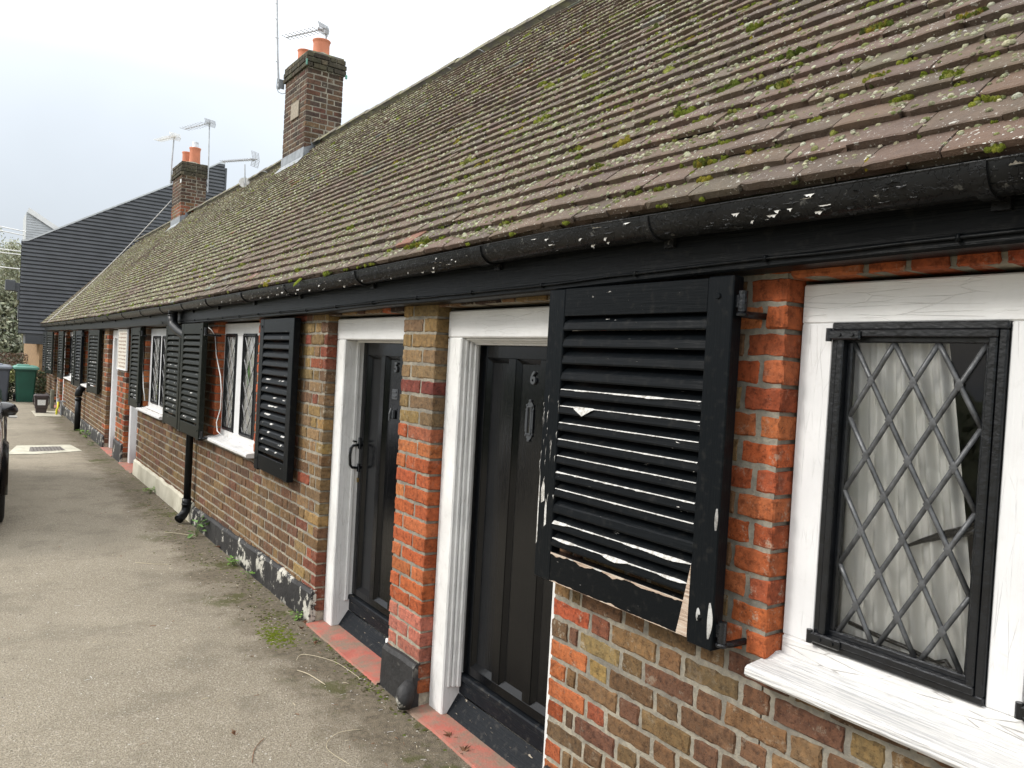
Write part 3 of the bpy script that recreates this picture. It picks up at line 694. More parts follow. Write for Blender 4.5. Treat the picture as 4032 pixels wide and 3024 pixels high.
window(2, WIN[2], [(9.82, 10.26, .95, 1.77), (9.30, 9.70, .95, 1.77)], (9.155, 10.436), (9.08, 10.5), True, 2, .185)
window(3, WIN[3], [(15.88, 16.33, .94, 1.76), (15.28, 15.74, .94, 1.76)], (15.16, 16.445), (15.1, 16.5), True, 2, .185)
window(4, WIN[4], [(19.3, 19.74, .94, 1.76), (18.72, 19.18, .94, 1.76), (18.14, 18.6, .94, 1.76)], (18.01, 19.89), (17.9, 19.95), True, 2, .185)
window(5, WIN[5], [(23.75, 24.1, .94, 1.76), (23.26, 23.6, .94, 1.76)], (23.16, 24.19), (23.1, 24.25), True, 2, .185)
# curtain, catch and stay seen through the near window
def curtain(nm, lab, x, ya, yb, z0, z1, taper, seed, amp=.016):
    mb = MB(); n = 90; g = []
    for j in range(13):
        z = z1+(z0-z1)*j/12; row = []
        for i in range(n+1):
            t = i/n; yy = ya+(yb-ya)*t; yr = yy+taper*(j/12)*t
            d = amp*(math.sin(t*38+seed+1.2*math.sin(t*9)+.25*j*math.sin(t*5))+.6*math.sin(t*83+seed*2))*(.55+.45*min(1, j/3))
            row.append((x+d+.05*t*0, yr, z))
        g.append(row)
    mb.sheet(g); o = mb.build(nm, M['curtain'], None, smooth=True); return tag(o, lab, 'curtain', 'curtains behind the leaded windows')
curtain('curtain', 'pale grey gathered curtain behind the diamond panes of the nearest window', .122, 1.20, .925, .93, 1.86, -.15, 1, .010)
curtain('curtain', 'pale curtain at the very right edge of the nearest window', .128, .52, .22, .93, 1.86, .02, 3, .011)
curtain('curtain', 'net curtain in the two-light window left of the first door', .079, 7.04, 5.90, .93, 1.84, .0, 2, .0025)
curtain('curtain', 'net curtain in the window between the two pairs of shutters, behind the downpipe', .079, 10.43, 9.17, .93, 1.82, .0, 5, .0025)
mb = MB(); mb.tube([(.098, .80, 1.335), (.104, .83, 1.33), (.106, .88, 1.31), (.106, .93, 1.285), (.105, .97, 1.262)], [.012, .013, .010, .006, .003], 8)
mb.bbox(.09, .102, .775, .81, 1.29, 1.38); mb.tube([(.088, .79, 1.34), (.106, .80, 1.335)], .014, 8)
tag(mb.build('window_catch', M['iron'], None, smooth=True), 'dark pointed handle inside the nearest window, over the curtain', 'handle')
mb = MB(); mb.tube([(.10, .88, 1.008), (.104, .95, 1.02), (.104, 1.02, 1.025), (.104, 1.10, 1.035)], .0055, 6); mb.tube([(.10, .88, 1.008), (.10, .855, 1.02), (.10, .845, 1.008), (.10, .85, .99)], .0055, 6)
tag(mb.build('window_stay', M['iron'], None, smooth=True), 'dark curled stay bar along the bottom of the nearest window', 'window stay')
for y, z, c, lab in ((6.34, 1.46, (.15, .36, .10), 'green glass drop hanging in the right-hand light beside the open shutter'), (10.0, 1.10, (.5, .55, .06), 'small yellow ornament low in the window behind the downpipe')):
    mb = MB(); mb.add([(.0725, y-.035, z), (.0725, y, z+.12), (.0725, y+.035, z), (.0725, y, z-.10), (.076, y, z), (.069, y, z)], [(0, 1, 4), (1, 2, 4), (2, 3, 4), (3, 0, 4), (1, 0, 5), (2, 1, 5), (3, 2, 5), (0, 3, 5)], col=c)
    mb.tube([(.0725, y, z+.12), (.0725, y, z+.3)], .001, 4, col=(.2, .2, .2))
    tag(mb.build('window_ornament', M['leaf'], None, colors=True), lab, 'ornament')
# ------------------------------------------------------------------ shutters
def shutter(yh, sgn, w_, z0, z1, x, ang, mats, n, seed, label=None, near=False, dots=False):
    """yh: hinge edge, sgn: +1 opens towards +y, ang: swing away from the wall"""
    st, tr, br, th = .088, .098, .100 if near else .105, .044
    mb = MB(); rr = random.Random(seed)
    rail_top, rail_bot = z1-tr, z0+br
    mb.bbox(0, th, 0, st, z0-.012, z1, b=.003, mi=1); mb.bbox(0, th, w_-st, w_, z0-.003, z1-.004, b=.003, mi=1)
    mb.bbox(.0015, th-.002, st-.0005, w_-st+.0005, rail_top, z1-.003, b=.002); mb.bbox(.002, th-.002, st-.0005, w_-st+.0005, z0, rail_bot, b=.002)
    pit = (rail_top-rail_bot)/(n+.25); peels = []
    for i in range(n):
        zc = rail_top-pit*(i+.62); h = pit*.235; tl = .012; y0_, y1_ = st-.002, w_-st+.002; dz = rr.uniform(-.002, .002)
        ns = 24 if near else 2
        for s_ in range(1):
            g = []; 
            for q in range(ns+1):
                y = y0_+(y1_-y0_)*q/ns; wb = .0009*math.sin(q*1.3+i) if near else 0
                g.append([(.002+wb, y, zc-h), (.0005+wb, y, zc-h*.6), (.0045+wb, y, zc+h), (.009+wb, y, zc+h+.0045), (.040, y, zc+h+pit*.56), (.040, y, zc+h+pit*.56-.006), (.012, y, zc-h+.004), (.002+wb, y, zc-h)])
            mb.sheet(g[::-1])
        pr = (i/n)
        if near and i in (4, 5, 6, 7, 8, 9, 10, 12, 13):       # old paint lifting off the top edge of the slat
            lo = {4: .0022, 5: .0012, 8: .0045, 9: .0022, 12: .004, 13: .005}.get(i, .0007); g = []; m_ = 60
            for q in range(m_+1):
                y = y0_+.004+(y1_-y0_-.008)*q/m_; t = q/m_
                e_ = lo*max(0, .02+2.4*noise.noise((t*5, i*3.3, seed)))+.0030*max(0, noise.noise((t*26, i, 4)))*(1 if lo > .0012 else .6)+.0007
                if i == 5: e_ += .026*max(0, 1-abs(t-.80)/.085)          # the big torn triangle
                lift = .0035*min(1, e_/.008)
                g.append(([(.0035+min(.0035, e_*.8), y, zc+h+.0013+min(.0018, e_*.4)), (.0035, y, zc+h+.0012), (.002-lift*.5, y, zc+h-e_*.5), (.001-lift*1.6, y, zc+h-e_)], e_))
            for (ga, ea), (gb_, eb) in zip(g, g[1:]):
                if max(ea, eb) > .0006 or noise.noise((ga[0][1]*7, i*2.3, 5)) > -.12: mb.sheet([gb_, ga], mi=2)
        elif not near and rr.random() < pr*.9:
            for _ in range(rr.randint(1, 5)):
                yy = y0_+rr.random()*(y1_-y0_-.06); ln = rr.uniform(.01, .09); e_ = rr.uniform(.002, .006)
                yb = min(y1_, yy+ln)
                mb.add([(.010, yy, zc+h+.0055), (.010, yb, zc+h+.0055), (.0003, yb-ln*.2, zc+h-e_), (.0003, yy+ln*.15, zc+h-e_*.7)], [(0, 1, 2, 3), (3, 2, 1, 0)], mi=2)
        if dots:
            for fy in ((.30, .72) if i > 3 else (.5,)):
                yy = w_*fy+rr.uniform(-.01, .01); r_ = rr.uniform(.006, .011)
                mb.add([(-.0012, yy+r_*math.cos(a*1.05), zc+h*.9+r_*math.sin(a*1.05)) for a in range(6)], [tuple(range(6)), tuple(range(5, -1, -1))], mi=2)
    if near:       # raw wood where the bottom rail has lost its paint
        def strip(f0, f1, m_=60, mi=3):
            g = []
            for q in range(m_+1):
                y = st+(w_-2*st)*q/m_; a_, b_ = f0(q/m_), f1(q/m_); g.append([(.0004, y, a_), (.0002, y, max(b_, a_+.0001))])
            mb.sheet(g, mi=mi); mb.sheet([r_[::-1] for r_ in g], mi=mi)
        nz = lambda t, s: noise.noise((t*9, s, 2))+.5*noise.noise((t*31, s, 6))
        strip(lambda t: rail_bot-.004-.011*max(0, nz(t, 1)+.25), lambda t: rail_bot)
        strip(lambda t: z0, lambda t: z0+.002+.010*max(0, nz(t, 4)))
        strip(lambda t: z0, lambda t: z0+(max(0, .065-t)*3.2 if t < .07 else 0))
        strip(lambda t: rail_bot-.003-.004*max(0, nz(t, 8)), lambda t: rail_bot+.0002, mi=2)
        mb.add([(-.0004, st+.0, z0+.005), (-.0004, st+.024, z0+.005), (-.0004, st+.009, z0+.04), (-.0004, st+.018, rail_bot-.02), (-.0004, st+.0, rail_bot-.004)], [(4, 3, 2, 1, 0), (0, 1, 2, 3, 4)], mi=3)
        for (yy, z_, a_, b_) in ((.012, .03, .010, .10), (.052, .07, .006, .035), (.008, .33, .003, .06)):      # curls on the hinge stile
            g = [[(-.001, yy-a_*math.sin(math.pi*q/12)-.002, z0+z_+b_*q/12-.01), (-.005-.004*math.sin(math.pi*q/12), yy, z0+z_+b_*q/12-.01), (-.001, yy+a_*.5*math.sin(math.pi*q/12), z0+z_+b_*q/12-.01)] for q in range(13)]
            mb.sheet(g, mi=2); mb.sheet([r_[::-1] for r_ in g], mi=2)
        for q in range(34):       # scars down the free stile
            zz = z1-.35-abs(rr.gauss(0, .22)); yy = w_-rr.choice([.004, .012, .03, .055, .085])+rr.uniform(-.004, .004); ln = rr.uniform(.008, .045); wd = rr.uniform(.0008, .0035)
            zz = max(z0+.3, zz)
            mb.add([(-.0008, yy-wd, zz), (-.0008, yy+wd*.4, zz-ln*.4), (-.0008, yy, zz-ln), (-.0008, yy+wd, zz-ln*.3)], [(0, 1, 2, 3), (3, 2, 1, 0)], mi=2)
        for (ya, za, wa, ha) in ((w_-.028, z0+.27, .010, .07), (w_-.006, z0+.12, .003, .26), (w_-.048, z0+.19, .006, .09)):
            mb.add([(-.0012, ya-wa, za), (-.0012, ya+wa*.8, za-.01), (-.0012, ya+wa, za+ha*.6), (-.0012, ya+wa*.2, za+ha), (-.0012, ya-wa*.7, za+ha*.8)], [tuple(range(5)), tuple(range(4, -1, -1))], mi=2)
    for zz in (z1-.055, z0+.07): mb.lathe((0, 0, 0), [(.010, 0), (.009, .005), (.004, .007), (0, .007)], 10, mi=1) if False else mb.tube([(.002, st*.55, zz), (-.005, st*.55, zz)], [.011, .007], 8, mi=1)
    Mx = Matrix.Translation((x, yh, 0)) @ Matrix.Rotation(R(ang)*sgn, 4, 'Z') @ Matrix.Diagonal((1, sgn, 1, 1))
    if sgn < 0: mb.f = [tuple(reversed(f)) for f in mb.f]
    mb.xf(Mx)
    o = mb.build('shutter', mats, house)
    for zz in (z1-.07, z0+.045):
        hb = MB(); hb.tube([(x+.02, yh-sgn*.018, zz-.028), (x+.02, yh-sgn*.018, zz+.028)], .0125, 12); hb.bbox(x+.012, x+.026, yh-sgn*.015, yh+sgn*.01, zz-.018, zz+.018, b=.002)
        hb.tube([(x+.02, yh-sgn*.018, zz-.034), (x+.05, yh-sgn*.024, zz-.036), (.01, yh-sgn*.03, zz-.034)], .010, 8); hb.lathe((x+.02, yh-sgn*.018, zz-.04), [(.0, 0), (.016, 0), (.017, .006), (.013, .01)], 12)
        hb.build('hinge', M['iron'], o, smooth=False)
    if label: o['label'] = label
    return o
MS = [M['black_shutter'], M['black_v'], M['peel_white'], M['bare_wood']]; MG = [M['green_black'], M['green_black'], M['peel_white'], M['bare_wood']]
MK = [M['black_shutter'], M['black_v'], M['peel_white'], M['bare_wood']]
shutter(1.372, 1, .80, .912, 1.928, -.100, 0.6, MS, 14, 3, 'black louvred shutter with torn white peeling paint on its slats', near=True)
shutter(5.63, -1, .75, .815, 1.885, -.065, 1.0, MK, 14, 5, 'black louvred shutter with worn lower slats beside the yellow brick corner')
shutter(7.01, 1, .79, .860, 1.873, -.136, .4, MG, 14, 8, 'greenish black shutter in front of the downpipe, with bare strips low down')
shutter(8.80, -1, .78, .85, 1.87, -.085, 1.2, MG, 14, 11, 'greenish black shutter with white spots, left of the downpipe', dots=True)
shutter(10.46, 1, .64, .86, 1.868, -.062, 0.3, MG, 14, 12)
shutter(14.88, -1, .80, .81, 1.86, -.135, -4.6, MG, 14, 13, 'dark shutter dotted with white spots on every slat', dots=True)
shutter(16.38, 1, .62, .80, 1.86, -.08, 3, MK, 14, 14)
shutter(17.70, -1, .66, .80, 1.86, -.10, 2, MG, 14, 15)
shutter(19.62, 1, .66, .82, 1.86, -.10, 3, MG, 14, 16)
shutter(23.10, -1, .72, .80, 1.86, -.17, -6, MG, 14, 17)
shutter(24.22, 1, .60, .80, 1.86, -.10, 3, MK, 14, 18)
# ------------------------------------------------------------------ doors
def door(i, y0, y1, top, xl, paint_='black_door', simple_=False):
    h = top-.010; f = MB(); wf = .125; xf = .062; xd = xl; moulded = i == 0
    iz = h-.125
    f.bbox(xf, xd+.045, y1-wf, y1-.002, .008, iz, b=.006); f.bbox(xf, xd+.045, y0+.002, y0+wf-.04, .008, iz, b=.006)
    f.bbox(xf-.001, xd+.045, y0+.002, y1-.002, iz+.0005, h, b=.006, mi=1)
    if moulded:
        for q, (a, b) in enumerate(((.012, .010), (.026, .018), (.040, .028))):
            f.bbox(xf+.022+q*.020, xf+.040+q*.022, y1-wf-b, y1-wf+.001, .14, iz-b, b=.004); f.bbox(xf+.022+q*.020, xf+.040+q*.022, y0+wf-.041, y1-wf, iz-b, iz+.001, b=.004, mi=1)
    else:
        f.bbox(xf+.078, xf+.10, y1-wf-.010, y1-wf+.001, .16, iz-.008, b=.003); f.bbox(xf+.078, xf+.10, y0+wf-.041, y1-wf, iz-.012, iz+.001, b=.003, mi=1)
    if i < 2: f.box(xf+.002, xf+.05, y1-wf+.004, y1-.004, .0, .012, mi=0)
    fr = f.build('door_frame', [M['white_peel'] if i < 2 else M['white_v'], M['white_h']], house)
    a, b = y0+wf-.045, y1-wf-.004; W = b-a; d = MB(); zb = .20
    sw = .062; mw = .055; pw = (W-2*sw-2*mw)/3; mc = a+W/2; zt_, zb2 = iz-.085, zb+.045; dp = .020
    d.box(xd+dp, xd+.045, a, b, zb, iz-.002)
    d.bbox(xd, xd+dp+.002, b-sw, b, zb, iz-.003, b=.002); d.bbox(xd, xd+dp+.002, a, a+sw, zb, iz-.003, b=.002)
    d.bbox(xd+.0006, xd+dp+.002, a+sw-.001, b-sw+.001, zt_, iz-.004, b=.002); d.bbox(xd+.0006, xd+dp+.002, a+sw-.001, b-sw+.001, zb, zb2, b=.002)
    for q in (1, 2): c_ = a+sw+q*pw+(q-1)*mw; d.bbox(xd-.0004, xd+dp+.002, c_, c_+mw, zb2-.001, zt_+.001, b=.002)
    for q in range(3):
        p0 = a+sw+q*(pw+mw)-.001; p1 = p0+pw+.002; e_ = .022; x0_, x1_ = xd+.003, xd+dp+.0002
        O = [(x0_, p0, zb2), (x0_, p1, zb2), (x0_, p1, zt_), (x0_, p0, zt_)]; I = [(x1_, p0+e_, zb2+e_), (x1_, p1-e_, zb2+e_), (x1_, p1-e_, zt_-e_), (x1_, p0+e_, zt_-e_)]
        d.add(O+I, [(k_, 4+k_, 4+(k_+1) % 4, (k_+1) % 4) for k_ in range(4)])
    if simple_: d.mi = 0
    do = d.build('door', M[paint_], house)
    s = MB(); s.bbox(xd-.02, xd+.03, a-.02, b+.02, .165, .195, b=.006); s.bbox(xd-.012, xd+.03, a-.02, b+.02, .10, .164, b=.004)
    s.add([(xd-.015, a-.035, .10), (xd-.015, b+.035, .10), (xd-.075, b+.035, .015), (xd-.075, a-.035, .015), (xd+.02, a-.035, .015), (xd+.02, b+.035, .015)], [(0, 1, 2, 3), (0, 3, 4), (1, 5, 2)])
    s.build('weatherboard', M['black_sill'], do)
    return do, mc, xd
d2, mc2, xd2 = door(0, *DOOR[0][:2], DOOR[0][3], .165)
d1, mc1, xd1 = door(1, *DOOR[1][:2], DOOR[1][3], .185)
for i in (2, 3): door(i, *DOOR[i][:2], DOOR[i][3], .19, 'white_v', True)
for i in (4, 5): door(i, *DOOR[i][:2], DOOR[i][3], .19, 'white_v', True)
def text(body, size, loc, rot, mat, name, parent, ext=.003, bold=.0):
    cu = bpy.data.curves.new(name, 'FONT'); cu.body = body; cu.size = size; cu.extrude = ext; cu.offset = bold; cu.align_x = 'CENTER'; cu.align_y = 'CENTER'; cu.bevel_depth = ext*.3
    t = bpy.data.objects.new('tmp', cu); COL.objects.link(t); bpy.context.view_layer.update()
    me = bpy.data.meshes.new_from_object(t.evaluated_get(bpy.context.evaluated_depsgraph_get())); bpy.data.objects.remove(t)
    me.materials.clear(); me.materials.append(mat); o = bpy.data.objects.new(name, me); COL.objects.link(o)
    Mx = Matrix.Translation(loc) @ Matrix.Rotation(rot[2], 4, 'Z') @ Matrix.Rotation(rot[0], 4, 'X'); me.transform(Mx)
    off = Vector((0, 0, 0)); p = parent
    while p is not None: off += p.location; p = p.parent
    me.transform(Matrix.Translation(-off)); o.parent = parent; return o
simple('number_iron', (.055, .06, .066), .35, .2, 30, 0)
text('6', .074, (xd2+.015, 2.625, 1.60), (R(90), 0, R(-90)), M['number_iron'], 'door_number', d2, .004, .0012)
text('5', .075, (xd1+.015, 3.955, 1.60), (R(90), 0, R(-90)), M['number_iron'], 'door_number', d1, .004, .0012)
lp = MB(); yc, zc = 2.64, 1.42; x = xd2+.0165      # ornate upright letter plate
lp.add([(x, yc+.026, zc+.062), (x, yc+.026, zc-.062), (x, yc, zc-.092), (x, yc-.026, zc-.062), (x, yc-.026, zc+.062), (x, yc, zc+.092)], [(0, 1, 2, 3, 4, 5)])
for k in range(46):
    a = k/46*2*math.pi; py, pz = math.cos(a), math.sin(a); s = 1/max(abs(py)/.023, abs(pz)/.085); 
    py, pz = py*s, pz*s
    if abs(pz) > .062: py *= max(.15, 1-(abs(pz)-.062)/.03)
    lp.lathe((x-.001, yc+py, zc+pz), [(.004, -.004), (.0045, 0), (.004, .004), (0, .005)], 6)
lp.bbox(x-.006, x, yc+.010, yc+.018, zc-.055, zc+.055, b=.002); lp.bbox(x-.006, x, yc-.018, yc-.010, zc-.055, zc+.055, b=.002)
lp.bbox(x-.006, x, yc-.018, yc+.018, zc+.055, zc+.062, b=.002); lp.bbox(x-.006, x, yc-.018, yc+.018, zc-.062, zc-.055, b=.002)
lp.box(x-.001, x+.001, yc-.009, yc+.009, zc-.054, zc+.054, mi=1)
lp.build('letter_plate', [M['number_iron'], M['car_black']], d2)
h = MB(); h.tube([(xd1-.004, 4.365, 1.115), (xd1-.042, 4.365, 1.112), (xd1-.056, 4.365, 1.095), (xd1-.060, 4.365, 1.05), (xd1-.056, 4.365, .995), (xd1-.042, 4.365, .978), (xd1-.004, 4.365, .975)], .008, 8)
h.bbox(xd1-.006, xd1, 4.352, 4.378, 1.09, 1.16, b=.003); h.bbox(xd1-.006, xd1, 4.352, 4.378, .95, 1.0, b=.003); h.tube([(xd1-.02, 4.365, 1.135), (xd1-.045, 4.365, 1.14)], .006, 6)
h.build('door_handle', M['iron'], d1, smooth=True)
h = MB(); h.tube([(xd1, 4.365, .90), (xd1-.004, 4.365, .90)], .015, 14); h.build('keyhole', M['brass'], d1)
h = MB(); h.bbox(xd1+.013, xd1+.020, 3.92, 3.99, 1.42, 1.48, b=.003); h.bbox(xd1+.008, xd1+.0145, 3.93, 3.98, 1.433, 1.443, b=.002); h.bbox(xd1+.008, xd1+.0145, 3.93, 3.98, 1.458, 1.468, b=.002); h.build('letter_plate', M['number_iron'], d1)
h = MB(); h.bbox(xd1-.002, xd1+.020, 3.94, 3.975, 1.31, 1.36, b=.005); h.tube([(xd1, 3.958, 1.37), (xd1-.01, 3.958, 1.34), (xd1-.01, 3.958, 1.30)], .007, 8); h.build('knocker', M['number_iron'], d1)
def step(y0, y1, ex=.035, zt=.012):
    mb = MB(); n = 14; g = []
    for i in range(n+1):
        y = y0+(y1-y0)*i/n; e_ = ex+.012*noise.noise((y*4, 1, 1))
        g.append([(-e_, y, -.004), (-e_+.006, y, zt-.002), (.05, y, zt+.003), (.20, y, zt+.006)])
    mb.sheet(g[::-1]); mb.build('doorstep', M['red_step'], house)
step(2.12, 3.18, .045); step(3.50, 4.50, .05); step(10.8, 11.8, .05); step(12.5, 13.56, .05); step(20.2, 21.1); step(21.7, 22.6)
mb = MB(); mb.tube([(.022, 3.535, .02), (.022, 3.535, .125)], .013, 10); mb.tube([(.022, 3.535, .125), (.022, 3.535, .14)], .017, 10); mb.tube([(.022, 3.535, .14), (.022, 3.535, .215)], .011, 10)
mb.build('overflow_pipe', M['pvc_white'], house, smooth=True)
# downpipes
mb = MB(); pr = .036
mb.tube([(-.146, 8.2, 2.02), (-.146, 8.2, 1.965)], .044, 14); mb.tube([(-.146, 8.2, 1.965), (-.146, 8.2, 1.95)], .047, 14)
mb.tube([(-.146, 8.2, 1.96), (-.146, 8.2, 1.90), (-.144, 8.15, 1.855), (-.125, 7.98, 1.80), (-.085, 7.76, 1.74), (-.060, 7.66, 1.69), (-.058, 7.65, 1.62)], [.046, .046, .046, .044, .04, .034, .032], 14); mb.tube([(-.058, 7.65, 1.64), (-.058, 7.65, .19)], .033, 14)
mb.tube([(-.06, 7.65, .23), (-.06, 7.65, .15)], .041, 14); mb.tube([(-.06, 7.65, .185), (-.06, 7.65, .17)], .045, 14)
mb.tube([(-.06, 7.65, .16), (-.067, 7.65, .11), (-.09, 7.64, .075), (-.135, 7.60, .045)], [.038, .038, .040, .043], 14, cap=False); mb.tube([(-.09, 7.64, .075), (-.133, 7.602, .046)], .035, 14)
mb.build('downpipe', M['pipe_black'], house, smooth=True)
mb = MB(); mb.tube([(-.10, 16.3, 0), (-.10, 16.3, .62)], .052, 14); mb.tube([(-.10, 16.3, .56), (-.10, 16.3, .60)], .062, 14); mb.tube([(-.10, 16.3, .63), (-.10, 16.3, .67), (-.085, 16.3, .74), (-.04, 16.3, .80)], [.06, .066, .066, .062], 14); mb.tube([(-.04, 16.3, .78), (.0, 16.3, .80)], .05, 12)
mb.build('downpipe', M['pipe_black'], house, smooth=True)
# little white cables on the wall
mb = MB(); mb.tube([(-.075, 7.27, 1.875), (-.02, 7.2, 1.82), (-.010, 7.10, 1.77), (-.010, 7.03, 1.6), (-.012, 6.85, 1.42), (-.012, 6.80, 1.30), (-.012, 6.80, 1.15), (-.02, 6.88, 1.02), (-.02, 6.84, .95), (-.005, 6.76, .92)], .0045, 6)
mb.build('white_cable', M['pvc_white'], house, smooth=True)
mb = MB(); mb.tube([(-.010, 10.52, 1.80), (-.010, 10.5, 1.63), (-.010, 10.49, 1.36), (-.010, 10.4, 1.13), (-.02, 10.2, .98)], .0045, 6); mb.build('white_cable', M['pvc_white'], house, smooth=True)
# notice board on the pier between the far doors
nb = thing('notice_board', 'cream panel of faded lettering on the pier between two white doorways', 'notice board', (-.02, 12.1, 1.3))
bd = MB(); bd.bbox(-.016, -.002, 11.70, 12.47, 1.295, 1.845, b=.003)
mb = MB()
for a in ((11.68, 11.705, 1.28, 1.86), (12.465, 12.49, 1.28, 1.86), (11.70, 12.47, 1.28, 1.30), (11.70, 12.47, 1.84, 1.86)): mb.bbox(-.024, -.001, *a, b=.003)
mb.build('board_frame', M['white_v'], nb)
# rows of worn, unreadable letters
for r_ in range(10):
    y = 12.40-(.08 if r_ in (0, 9) else 0)
    while y > 11.78:
        wd = U(.015, .05); bd.box(-.0175, -.0155, y-wd, y, 1.80-r_*.051-U(.010, .026), 1.80-r_*.051, mi=1); y -= wd+U(.01, .03)
bd.build('board', [M['notice'], M['notice_ink']], nb)
# ------------------------------------------------------------------ chimneys
CB = [(.095, .064, .048), (.12, .077, .052), (.075, .055, .044), (.13, .078, .054), (.15, .10, .062), (.085, .065, .052), (.135, .07, .05)]
def chimney(x0, x1, y0, y1, zb, zs, zc, oran, pots, mort=(0, 0)):
    core = MB(); core.box(x0+.004, x1-.004, y0+.004, y1-.004, zb, zc-.01); co_ = core.build('chimney', M['mortar'], house)
    mb = MB()
    faces = [(lambda u, z, d, e: (x0-e+d, u, z), y0, y1), (lambda u, z, d, e: (u, y0-e+d, z), x0, x1), (lambda u, z, d, e: (x1+e-d, u, z), y0, y1), (lambda u, z, d, e: (u, y1+e-d, z), x0, x1)]
    z = zb; k = 0
    while z < zc-.03:
        up = z > zs; e_ = (.030 if z < zs+.15 else .018) if up else 0
        for fi_, (P, a, b) in enumerate(faces):
            Pf = (lambda u, z_, d, P=P, e_=e_: P(u, z_, d, e_)); u = a-e_; st = (k+fi_) % 2; first = True
            while u < b+e_-.02:
                u2 = min(b+e_, u+(.215 if st else .103)*(U(.86, 1.1) if not first else 1)); first = False 
                if b+e_-u2 < .03: u2 = b+e_
                if up: c = rnd.choice([(.085, .08, .055), (.065, .06, .045), (.11, .10, .07)])
                elif z < oran: c = rnd.choice([(.33, .11, .055), (.26, .10, .055), (.20, .12, .06), (.17, .09, .06)])
                else: c = rnd.choice(CB)
                brick(mb, Pf, u, u2-.011 if u2 < b+e_-.001 else u2, z, z+CH-.013, vary(c, .2), False, .06); u = u2; st = 1-st
        z += CH; k += 1
    bo = mb.build('chimney_brickwork', M['brick'], co_, colors=True)
    # mortar flaunching
    fl_ = MB(); xm, ym = (x0+x1)/2, (y0+y1)/2
    for (a, b, c, d, z_) in ((x0-.01, x1+.01, y0-.01, y1+.01, zc-.03),): pass
    g = []
    for q, zz in ((1.02, zc-.02), (.98, zc+.012), (.62, zc+.075), (.3, zc+.09)):
        hx, hy = (x1-x0)/2*q, (y1-y0)/2*min(1.0, q+.12 if q < 1 else q); row = []
        for i in range(17):
            a = 2*math.pi*i/16; cx, cy = math.cos(a), math.sin(a); mm = max(abs(cx), abs(cy)) if q > .9 else 1
            row.append((xm+cx/mm*hx, ym+cy/mm*hy, zz+U(-.006, .006)))
        g.append(row)
    fl_.sheet(g); fl_.add([g[-1][i] for i in range(16)], [tuple(range(16))]); fl_.build('flaunching', M['ridge_tile'], co_)
    for (px, py, r, zt, liner) in pots:
        p = MB(); zb_ = zc+.02; n_ = zt-zb_
        p.lathe((px, py, zb_), [(r*1.08, 0), (r*.98, n_*.3), (r*.95, n_*.8), (r*.99, n_*.9), (r*1.07, n_*.96), (r*1.07, n_), (r*.93, n_), (r*.9, n_*.2)], 24)
        if liner: p.lathe((px, py, zt), [(.068, -.1), (.068, .13), (.062, .13), (.062, -.05)], 18, mi=1)
        p.build('chimney_pot', [M['terracotta'], M['steel']], co_, smooth=True)
    # lead flashing
    f = MB(); sx = x0-.012
    s_at = (x0+.2)/C47
    def zr(x_): return 2.10+T47*(x_+.2)
    yy = (y0+y1)/2; dz = rp(yy, (x0+.2)/C47)[2]-zr(x0)
    f.add([(x0-.008, y0-.02, zr(x0)+dz-.02), (x0-.008, y1+.01, zr(x0)+dz-.02), (x0-.008, y1+.01, zr(x0)+dz+.16), (x0-.008, y0-.02, zr(x0)+dz+.16)], [(0, 1, 2, 3), (3, 2, 1, 0)])
    f.add([(x0-.008, y0-.02, zr(x0)+dz+.03), (x0-.008, y1+.03, zr(x0)+dz+.03), (x0-.12, y1+.03, zr(x0-.12)+dz+.022), (x0-.12, y0-.06, zr(x0-.12)+dz+.022)], [(0, 1, 2, 3), (3, 2, 1, 0)])
    f.add([(x0-.01, y0-.009, zr(x0)+dz-.02), (x0-.01, y0-.009, zr(x0)+dz+.15), (x0+.10, y0-.009, zr(x0)+dz+.20), (x0+.10, y0-.009, zr(x0+.10)+dz+.13), (x0+.2, y0-.009, zr(x0+.15)+dz+.16), (x0+.25, y0-.009, zr(x0+.2))], [(0, 1, 2, 3, 4, 5), (5, 4, 3, 2, 1, 0)])
    f.build('flashing', M['flashing'], co_)
    return co_
c1 = chimney(1.955, 2.485, 10.67, 11.60, 4.25, 5.60, 5.89, 4.2, [(2.25, 10.98, .122, 6.19, False), (2.14, 11.36, .10, 6.13, False)])
mb = MB(); mb.bbox(1.938, 1.955, 10.93, 11.25, 5.03, 5.26, b=.004); mb.build('date_stone', M['plaque_stone'], c1)
mb = MB()
for a in (10.668, 11.59): pass
mb.bbox(1.918, 1.94, 10.632, 10.66, 5.67, 5.76, b=.008); mb.build('corner_bracket', M['bin_lid_green'], c1); mb = MB(); mb.bbox(2.50, 2.53, 10.632, 10.655, 5.62, 5.68, b=.006); mb.build('corner_bracket', M['bin_lid_green'], c1)
c2 = chimney(1.935, 2.455, 18.35, 19.30, 4.28, 5.44, 5.735, 4.85, [(2.26, 18.70, .118, 6.17, True), (2.17, 19.08, .10, 6.13, False)])
mb = MB(); mb.bbox(1.915, 1.935, 18.36, 18.42, 5.28, 5.36, b=.005); mb.build('white_box', M['pvc_white'], c2)
